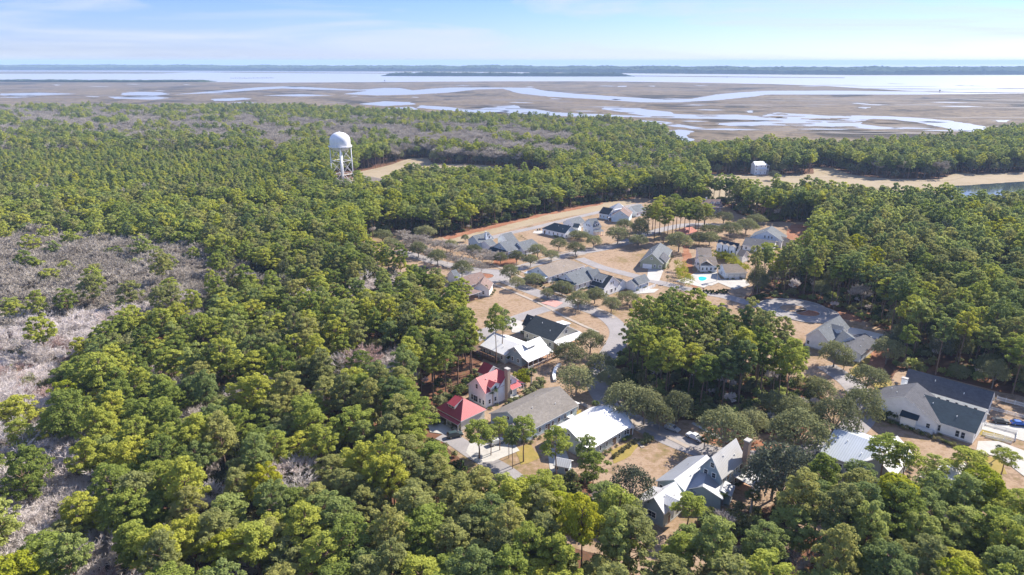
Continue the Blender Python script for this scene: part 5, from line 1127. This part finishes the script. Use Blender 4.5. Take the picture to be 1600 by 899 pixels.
for a in [(830,608,577,24,'palm right of the red-roofed house chimney'),(770,634,606,24,'palm hiding the white wall of the red-roofed house'),(794,566,555,16,'palm behind the red roof, below the deck'),(930,650,628,18,'palm at the street, between the taupe and white roofs'),(1100,702,684,22,'bushy palm in front of the white pickup'),
          (1128,790,768,30,'palm at the near corner of the blue-grey house'),(1172,808,768,36,'full palm below the screened porch'),(1308,712,692,12,'young palm beside the silver-white roof'),(1556,718,697,14,'palm by the picket fence near the parked cars'),(1042,444,431,8,'small palm at the sage green house drive'),
          (1120,440,415,10,'palm in front of the pool house garage'),(1095,412,400,10,'palm at the pool house wall'),(760,463,446,8,'small palm at the brown roofed house corner'),(992,316,303,9,'tall pale palm behind the far white house'),(822,399,388,7,'little palm at the side wing of the north row'),(1240,735,712,20,'palm in deep shade below the huge oak')]:
    bx, by, ty, cw_, lab = a; solo('palm_tree', random.choice(PALMS), bx, by, ty, cw_, lab, 'palms in the gardens', ref=(7, 2.2))
# bare street trees: a double row from the pine wood to the turning circle
k = 0
for row, (p0, p1, n) in enumerate([((628,378),(768,416),13),((634,392),(752,428),10),((640,384),(775,410),12)]):
    for i in range(n):
        t = i/(n-1); bx = p0[0]+(p1[0]-p0[0])*t+random.uniform(-3, 3); by = p0[1]+(p1[1]-p0[1])*t+random.uniform(-1.5, 1.5)
        solo('bare_tree', SBARE[k % 3], bx, by, by-22, 28, 'leafless pale street tree, '+['far row', 'near row', 'inner row'][row]+', '+('pine wood end' if t < .34 else 'middle' if t < .67 else 'turning circle end'), 'bare street trees', ref=(6.5, 2.6)); k += 1
# bamboo hedges, garden shrubs
def hedge(name, px, w_, h_, label, cm, cat='hedge'):
    pts = smooth_line(W(px), 6); V = []; r = np.random.default_rng(len(label))
    C = []; Rr = []
    for (x, y) in pts:
        for _ in range(5): C.append((x+r.uniform(-w_/2, w_/2), y+r.uniform(-w_/2, w_/2), r.uniform(.25, .85)*h_)); Rr.append(h_*.26*r.uniform(.8, 1.2))
    V = puffs(np.array(C), Rr, 46, .42, r, 1.1, .45); cx = V.mean(0); V[:, 0] -= cx[0]; V[:, 1] -= cx[1]
    o = obj(name, tri_mesh(name, V, M[cm]), None, (cx[0], cx[1], 0)); return tag(o, label, cat)
hedge('bamboo_hedge', [(1062,422),(1066,436),(1072,450)], 6, 5.5, 'yellow bamboo hedge between the brown lot and the pool', 'bamboo')
hedge('bamboo_hedge', [(1118,406),(1135,410),(1150,418),(1160,428)], 6, 5, 'yellow bamboo hedge below the three dormers', 'bamboo')
hedge('bamboo_hedge', [(812,596),(822,600),(816,590)], 4, 3.2, 'yellow-green bushes between the red roof and the deck', 'bamboo')
hedge('garden_hedge', [(795,636),(805,630)], 2, 2.2, 'dark green clipped hedge at the foot of the stone chimney', 'oak')
hedge('garden_hedge', [(820,622),(840,606),(846,600)], 3.5, 2.4, 'dark green garden hedge along the taupe roof, behind the chimney', 'oak')
hedge('garden_hedge', [(995,690),(975,704),(958,716)], 1.2, .9, 'low green planting along the white metal roofed house', 'brush')
hedge('garden_hedge', [(1008,684),(1015,689),(1004,694)], 1.6, 1.4, 'clipped dark hedge at the far corner of the white metal roofed house', 'oak')
hedge('garden_hedge', [(1085,455),(1110,459),(1135,458)], 2.5, 1.6, 'mixed low garden bed between the pool terrace and the lane', 'palm')
hedge('garden_hedge', [(1365,652),(1390,655),(1362,644)], 4, 3, 'green shrubs at the left end of the sprawling white house', 'palm')
hedge('garden_hedge', [(868,432),(845,448),(905,462)], 1.4, .8, 'low planting along the front of the tan long house', 'brush')
hedge('garden_hedge', [(880,374),(866,370),(862,366)], 1.4, 1.2, 'dark planting along the wall of the navy hipped house', 'oak')
SHR = [form('shrub', bush_shape(600+k, 60, .22, 7, 1.3, 1.5), None, 'brush', 'bark_grey') for k in range(3)]
for i in range(28):
    t = i/27; bx = 1377+(1540-1377)*t; by = 656.5+(716-656.5)*t
    g = G(bx, by); o = plant('shrub', SHR[i % 3], g.x+random.uniform(-.2, .2), g.y+random.uniform(-.2, .2), random.uniform(.75, 1.0), random.uniform(0, 6), 'round tawny grass clump, '+('left' if t < .34 else 'middle' if t < .67 else 'right')+' part of the row along the sprawling white house', 'grass clump', 'row of clumps before the sprawling white house', .75)
done_ = {}
for lab_, f in PLANTING:
    m0 = f.pt(f.L/2, 0, 0)
    if m0.y > 400 or done_.get(lab_, 0) >= 12: continue
    for sg_ in (1, -1):
        if (f.v*sg_).y > .3: continue
        k = f.sA+.8
        while k < f.sB-.5 and done_.get(lab_, 0) < 12:
            p = f.pt(k, sg_*(f.wi+1.0+random.uniform(-.2, .3)), 0); k += random.uniform(1.6, 4.2); sc = random.uniform(.45, .95); done_[lab_] = done_.get(lab_, 0)+1
            plant('shrub', random.choice(SHR), p.x, p.y, sc, random.uniform(0, 6), 'small shrub at the foot of the '+' '.join(lab_.replace(' and ', ' ').split()[:7]).rstrip(',').replace(' with', ''), 'shrub', 'foundation shrubs of the houses', sc*random.uniform(.7, 1.1))
for i in range(9):
    t = i/8; g = G(815+(838-815)*t, 370+(387-370)*t); plant('shrub', SHR[i % 3], g.x, g.y, .55, i, 'low tan clump in the row along the wooden fence, north lots', 'grass clump', 'clumps along the north lots', .5)
# ------------------------------------------------------------------ the forest
def fld(X, Y, s, seed):      # smooth pseudo-random field 0..1
    r = np.random.default_rng(seed); v = np.zeros(X.shape)
    for k in range(6):
        a = r.uniform(0, 6.28); f = 2*math.pi/(s*r.uniform(.6, 1.6)); v += np.sin(X*math.cos(a)*f+Y*math.sin(a)*f+r.uniform(0, 6.28))
    return .5+v/6
def grid(step, y0, y1, seed):
    r = np.random.default_rng(seed); ys = np.arange(y0, y1, step*.87); xs = np.arange(-1150, 1150, step)
    X, Y = np.meshgrid(xs, ys); X = X+(np.arange(len(ys)) % 2)[:, None]*step/2; X = X+r.uniform(-.36, .36, X.shape)*step; Y = Y+r.uniform(-.36, .36, Y.shape)*step
    X, Y = X.ravel(), Y.ravel(); k = np.abs(X) < .80*Y+45; return X[k], Y[k], r
SCRUB = W([(640,652),(672,640),(692,652),(684,690),(705,715),(665,706),(640,680)])
def free(X, Y, pad=1.0, build=4.5):
    ok = inside(LAND, X, Y)
    for p in (TOWN, FIELD, CLEAR, LANE2, LAKE, *GAPS): ok &= ~inside(p, X, Y)
    if pad > 0: ok &= ~inside(SCRUB, X, Y)
    for gp in ((GROVE,) if pad > 0 else (GROVE, BRUSHY, BRUSH2, BRUSH3, BRUSH4)): ok |= inside(gp, X, Y)
    for ln, wd in ROADS.values(): ok &= dist_line(ln, X, Y) > wd/2+pad+1
    for c, r_ in CUL: ok &= np.hypot(X-c[0], Y-c[1]) > r_+pad+1
    for (cx, cy, ux, uy, hl, hw) in HOUSE_SPOTS:
        dx, dy = X-cx, Y-cy; a = np.abs(dx*ux+dy*uy); c = np.abs(-dx*uy+dy*ux); ok &= ~((a < hl+build) & (c < hw+build))
    return ok
ground_d = lambda px, py: G(px, py).y
X, Y, r = grid(6.3, 62, 1500, 1)
ok = free(X, Y, 1.2); X, Y = X[ok], Y[ok]
Xb, Yb, r_b = grid(5.0, 62, 420, 31); kb_ = np.zeros(len(Xb), bool)
for p in BARE: kb_ |= inside(p, Xb, Yb)
kb_ &= free(Xb, Yb, 1.2); kx = np.zeros(len(X), bool)
for p in BARE: kx |= inside(p, X, Y)
X = np.concatenate([X[~kx], Xb[kb_]]); Y = np.concatenate([Y[~kx], Yb[kb_]])
# image position of each crown
f_ = Y*cp+(CH-14)*sp; PX = 800+F*X/f_; PY = 449.5-F*(Y*sp-(CH-14)*cp)/f_
for tx, ty_, tr_ in TAKEN:
    k = np.hypot(X-tx, Y-ty_) > tr_*.75+2.2; X, Y, PX, PY, f_ = X[k], Y[k], PX[k], PY[k], f_[k]
mp_ = f_/F; cr_ = 5.6/mp_          # keep the sightlines to the houses that stand clear in the photograph
for (x0, y0, x1, y1) in [(690,617,757,664),(728,566,822,640),(668,655,712,682),(752,508,872,570),(800,604,905,680),(1012,690,1172,806),(1279,492,1346,552),(1286,672,1338,706),(1368,577,1600,702),(900,632,992,705),(960,700,1060,755),(1150,352,1232,386),(523,234,551,280)]:
    k = ~((PX+cr_*.5 > x0) & (PX-cr_*.5 < x1) & (PY+cr_*.5 > y0) & (PY-cr_*.6 < y1) & (Y < G((x0+x1)/2, y1).y+2)); X, Y, PX, PY, f_, mp_, cr_ = (a[k] for a in (X, Y, PX, PY, f_, mp_, cr_))
n = len(X); u_ = r.random(n); kind = np.full(n, 'pine', dtype='<U5'); n1 = fld(X, Y, 110, 11); n2 = fld(X, Y, 60, 12)
inb = np.zeros(n, bool)
for p in BARE: inb |= inside(p, X, Y)
grove = inside(GROVE, X, Y)
young = (PX < 440) & (PY > 205) & (PY < 300)
rowp = (PY > 255) & (PY < 345) & (PX > 440) & (PX < 1000)
farmix = (PY < 232) & (PX < 1060) | ((PY < 262) & (PX < 1100) & (PX > 690)) | ((PY < 262) & (PX > 610) & (PX < 700))
bareband = np.clip(1.2-np.abs(PY-(184+PX*.04))/30, 0, 1)*(PX < 900)
kind[farmix & (u_ < .34)] = 'oak'
kind[farmix & (u_ > .78-.80*bareband*n1)] = 'bare'
ll = (Y < 330) & (PX < 520) & ~inb
kind[ll & (u_ < .10+.22*(n2 > .62))] = 'bare'; kind[ll & (u_ > .86)] = 'oak'
mid = (PX > 360) & (PX < 640) & (Y > 190) & (Y < 330); kind[mid & (n2 > .80)] = 'bare'; kind[mid & (u_ < .12)] = 'oak'
rt = (PX > 1000) & ~farmix & ~grove; kind[rt & (u_ < .24)] = 'oak'; kind[rt & (u_ > .985)] = 'bare'
lm = (PX < 440) & (PY > 285) & (PY < 350); kind[lm & (u_ > .8)] = 'bare'
kind[inb] = 'bare'; kind[inb & ((u_ > .95) | ((Y < 165) & (u_ > .80)))] = 'pine'; kind[inb & (u_ < .04)] = 'oak'
kind[(PX > 1100) & (PY < 262) & (u_ < .3)] = 'oak'
young &= ~farmix
kind[young & (kind == 'pine')] = 'young'
# crowding: wide foreground pines need room
keep = np.ones(n, bool)
keep &= ~((kind == 'pine') & (Y < 380) & (r.random(n) < .14) & (grove == False)); keep &= ~((kind == 'pine') & (Y >= 380) & (Y < 700) & (r.random(n) < .15)); keep &= ~((kind == 'pine') & grove & (r.random(n) < .12))
X, Y, PX, PY, kind, grove, inb = (a[keep] for a in (X, Y, PX, PY, kind, grove, inb)); n = len(X)
H_ = r.normal(19.5, 2.5, n)+3*(fld(X, Y, 90, 19)-.5); H_[PX > 1150] += 1.5; H_[kind == 'bare'] = r.normal(14.5, 1.8, (kind == 'bare').sum()); H_[(kind == 'bare') & (Y > 600)] += 4; H_[kind == 'oak'] = r.normal(11.5, 2, (kind == 'oak').sum()); H_[kind == 'young'] = r.normal(15.5, 1.4, (kind == 'young').sum())
H_[(kind == 'pine') & (PX < 330) & (PY > 300) & (PY < 420)] -= 2; H_[(kind == 'pine') & (PX > 440) & (PX < 1000) & (PY > 255) & (PY < 340)] -= 3.2
cs = r.uniform(.82, 1.25, n); cs[(kind == 'pine') & (Y < 200) & ~grove] *= 1.08; rot = r.uniform(0, 6.28, n); tint = r.random(n); tn = fld(X, Y, 140, 13)
tints = np.where(tint < .03, 'yellow', np.where(tint+.45*(tn-.5) > .78, 'olive', np.where((tint < .2) | ((PX > 1000) & ~grove & (tint < .5)), 'dark', 'green')))
inview = (PX > -40) & (PX < 1640) & (PY > 60) & (PY < 930)
dist = np.hypot(X, Y)
def nearest(kn, m):
    idx = np.where((kind == kn) & inview)[0]; return set(idx[np.argsort(dist[idx])][:m].tolist())
SEL = {'pine': nearest('pine', 300-len([1 for o in bpy.data.objects if o.name.startswith('pine_tree')])), 'bare': nearest('bare', 262), 'oak': nearest('oak', 150)}
COLS = ['at the left edge', 'near the left edge', 'under the lone green crown', 'left third', 'left of the bare stems', 'by the tall bare stems', 'below the red garage', 'below the off-road car', 'below the white shed', 'below the brown lawn', 'below the striped garage roof', 'below the blue-grey house', 'below the screened porch', 'below the silver-white roof', 'below the sprawling house', 'at the right edge']
RANKS = ['bottom-most', 'second', 'third', 'fourth', 'fifth', 'sixth', 'seventh', 'eighth', 'ninth', 'tenth', 'eleventh', 'twelfth']
def where(i):
    x, y = PX[i], PY[i]
    if grove[i]: return 'middle pine grove, '+('far' if Y[i] > 240 else 'near' if Y[i] < 215 else 'inner')+' side, '+('west end' if X[i] < 50 else 'east end' if X[i] > 95 else 'left of centre' if X[i] < 72 else 'right of centre')
    c = COLS[int(min(15, max(0, x/100)))]; rk = RANKS[int(min(11, max(0, (900-y)/42)))]+' rank up'
    if x > 1150 and y < 640: c = 'behind the slate roof' if x > 1350 else 'behind the turning circle'
    return rk.replace('bottom-most rank up', 'bottom-most rank')+', '+c
TW = {'green': 'bright green', 'olive': 'olive green', 'dark': 'dark green', 'yellow': 'yellow-tinged'}
for i in sorted(SEL['pine']):
    t = str(tints[i]); fm = random.choice(PINES[t]); sz = 'tall' if H_[i] > 21 else 'low' if H_[i] < 18 else 'mid-height'; wd = 'broad' if cs[i] > 1.1 else 'narrow' if cs[i] < .93 else 'round'
    plant('pine_tree', fm, X[i], Y[i], cs[i], rot[i], f'{sz} {wd} {TW[t]} pine, {where(i)}', 'pine tree', 'pines of the near wood', H_[i]/20)
for i in sorted(SEL['bare']):
    q = random.randrange(6); plant('bare_tree', BARES[q], X[i], Y[i], H_[i]/14*cs[i]*1.1, rot[i], f"{'tall' if H_[i] > 14 else 'low'} {'wide' if cs[i] > 1.1 else 'narrow' if cs[i] < .95 else 'rounded'} {'reddish' if q == 5 else 'pale grey'} leafless tree, {'in thicket' if inb[i] else 'among pines'}, {where(i)}", 'bare tree', 'leafless trees of the wood', H_[i]/14)
for i in sorted(SEL['oak']):
    plant('oak_tree', random.choice(OAKS_+GOAK[:1]), X[i], Y[i], cs[i]*.85, rot[i], f"{'tall' if H_[i] > 11.5 else 'low'} {'broad' if cs[i] > 1.03 else 'narrow'} dark evergreen among the pines, {where(i)}", 'tree', 'evergreens among the pines', H_[i]/9)
def scatter(name, label, protos, pos, rz, scl, idx):
    pc = bpy.data.collections.new(name+'_forms')
    for k, me in enumerate(protos): pc.objects.link(bpy.data.objects.new('%s_form_%03d' % (name, k), me))
    me = bpy.data.meshes.new(name); me.vertices.add(len(pos)); me.vertices.foreach_set('co', np.asarray(pos, np.float32).ravel())
    for nm, ty, dat, key in (('rz', 'FLOAT', rz, 'value'), ('scl', 'FLOAT_VECTOR', scl, 'vector'), ('idx', 'INT', idx, 'value')):
        a = me.attributes.new(nm, ty, 'POINT'); a.data.foreach_set(key, np.asarray(dat, np.int32 if ty == 'INT' else np.float32).ravel())
    o = obj(name, me); tag(o, label, None, None, 'stuff')
    ng = bpy.data.node_groups.new(name, 'GeometryNodeTree'); ng.interface.new_socket('Geometry', in_out='INPUT', socket_type='NodeSocketGeometry'); ng.interface.new_socket('Geometry', in_out='OUTPUT', socket_type='NodeSocketGeometry')
    gi = N(ng, 'NodeGroupInput'); go = N(ng, 'NodeGroupOutput'); ip = N(ng, 'GeometryNodeInstanceOnPoints'); ci = N(ng, 'GeometryNodeCollectionInfo'); ci.inputs['Collection'].default_value = pc; ci.inputs['Separate Children'].default_value = True; ci.inputs['Reset Children'].default_value = True
    def att(nm, ty): q = N(ng, 'GeometryNodeInputNamedAttribute'); q.data_type = ty; q.inputs['Name'].default_value = nm; return q.outputs['Attribute']
    cx = N(ng, 'ShaderNodeCombineXYZ'); er = N(ng, 'FunctionNodeEulerToRotation'); l = ng.links.new
    l(att('rz', 'FLOAT'), cx.inputs[2]); l(cx.outputs[0], er.inputs[0]); l(gi.outputs[0], ip.inputs['Points']); l(ci.outputs[0], ip.inputs['Instance']); ip.inputs['Pick Instance'].default_value = True
    l(att('idx', 'INT'), ip.inputs['Instance Index']); l(er.outputs[0], ip.inputs['Rotation']); l(att('scl', 'FLOAT_VECTOR'), ip.inputs['Scale']); l(ip.outputs[0], go.inputs[0])
    md = o.modifiers.new('scatter', 'NODES'); md.node_group = ng; return o
# forms for the masses: detailed ones near, lighter ones far
NT, FT = {}, {}
tn_ = ['green', 'green2', 'green3', 'olive', 'olive2', 'dark', 'dark2', 'yellow']
cmn = ['pine', 'pine', 'pine', 'pine_olive', 'pine_olive', 'pine_dark', 'pine_dark', 'pine_yellow']
near_p = [joined('pine_form', *pine_shape(700+k, 46, 66, .48, 20, 3.9+.25*(k % 3), 7+.5*(k % 3)), cmn[k], 'bark_pine') for k in range(8)]
far_p = [joined('pine_form', *pine_shape(720+k, 26, 30, .95, 20, 4.4, 8), cmn[k], 'bark_pine') for k in range(8)]
yng_p = [joined('young_pine_form', *pine_shape(740+k, 34, 36, .72, 15, 3.3, 8.5, k % 2 == 0), cmn[k], 'bark_pine') for k in range(8)]
base = {'green': [0, 1, 2], 'olive': [3, 4], 'dark': [5, 6], 'yellow': [7]}
rest = [i for i in range(n) if kind[i] in ('pine', 'young') and i not in SEL['pine']]
pos, rz_, sc_, ix = [], [], [], []
for i in rest:
    b_ = random.choice(base[str(tints[i])]); yg = kind[i] == 'young'
    ix.append(b_+(16 if yg else 0 if dist[i] < 380 else 8)); pos.append((X[i], Y[i], 0)); rz_.append(rot[i]); h0 = 15 if yg else 20; sc_.append((cs[i], cs[i], H_[i]/h0))
scatter('pine_forest', 'wide pine forest filling the land from the town to the marsh', near_p+far_p+yng_p, pos, rz_, sc_, ix)
fb = [joined('bare_form', *bare_shape(760+k, 14, sp=1.15, tw=.10), 'twig_far', 'bark_grey') for k in range(4)]
rest = [i for i in range(n) if kind[i] == 'bare' and i not in SEL['bare']]
scatter('bare_woods', 'pale grey leafless woods spreading far behind the near bare trees', fb, [(X[i], Y[i], 0) for i in rest], [rot[i] for i in rest], [(H_[i]/14*cs[i]*1.15,)*2+(H_[i]/14,) for i in rest], [random.choice([0, 1, 2, 0, 1, 2, 3]) for i in rest])
fo = [joined('evergreen_form', *oak_shape(780+k, 9, 5, 34, .7, 28), ['oak', 'oak', 'oak_grey', 'oak_grey'][k], 'bark_grey') for k in range(4)]
rest = [i for i in range(n) if kind[i] == 'oak' and i not in SEL['oak']]
scatter('evergreen_woods', 'dark rounded evergreens mixed through the far forest', fo, [(X[i], Y[i], 0) for i in rest], [rot[i] for i in rest], [(cs[i]*.85, cs[i]*.85, H_[i]/9) for i in rest], [random.randrange(4) for i in rest])
# undergrowth below the trees and along the wood edges
X2, Y2, r2 = grid(3.4, 62, 630, 21); ok = free(X2, Y2, -1.2, .5); X2, Y2 = X2[ok], Y2[ok]; nb_ = fld(X2, Y2, 40, 22); k = r2.random(len(X2)) < .35+.4*nb_+.5*(inside(GROVE, X2, Y2) | inside(BRUSHY, X2, Y2) | inside(BRUSH3, X2, Y2) | inside(BRUSH2, X2, Y2)); X2, Y2 = X2[k], Y2[k]; m_ = len(X2)
bf = [joined('bush_form', bush_shape(800+k, 40, .42, 8, 1.7, 2.3), None, ['brush', 'oak', 'brush', 'pine_dark', 'brush'][k], 'bark_grey') for k in range(5)]+[joined('scrub_form', *bare_shape(810+k, 5, tw=.05), 'twig', 'bark_grey') for k in range(2)]
s2 = r2.uniform(.6, 1.7, m_); scatter('undergrowth', 'dense dark undergrowth beneath the pines', bf, np.stack([X2, Y2, np.zeros(m_)], 1), r2.uniform(0, 6.28, m_), np.stack([s2, s2, s2*r2.uniform(.7, 1.5, m_)], 1), np.where(r2.random(m_) < .06, 5+r2.integers(0, 2, m_), r2.integers(0, 5, m_)))
print('TREES', n, {k: int((kind == k).sum()) for k in ('pine', 'young', 'bare', 'oak')}, 'bush', m_)
# ------------------------------------------------------------------ haze
q = MB(); q.box((0, 12950, 61.5), (58000, 31000, 130)); hz = q.build('haze', []); tag(hz, None, None, None, 'stuff')
hm = bpy.data.materials.new('haze'); hm.use_nodes = True; ht = hm.node_tree; ht.nodes.clear(); pv = N(ht, 'ShaderNodeVolumePrincipled'); oo = N(ht, 'ShaderNodeOutputMaterial')
pv.inputs['Density'].default_value = 7.5e-5; pv.inputs['Color'].default_value = (.50, .70, 1, 1); pv.inputs['Anisotropy'].default_value = .0
ht.links.new(pv.outputs[0], oo.inputs['Volume']); hz.data.materials.append(hm)
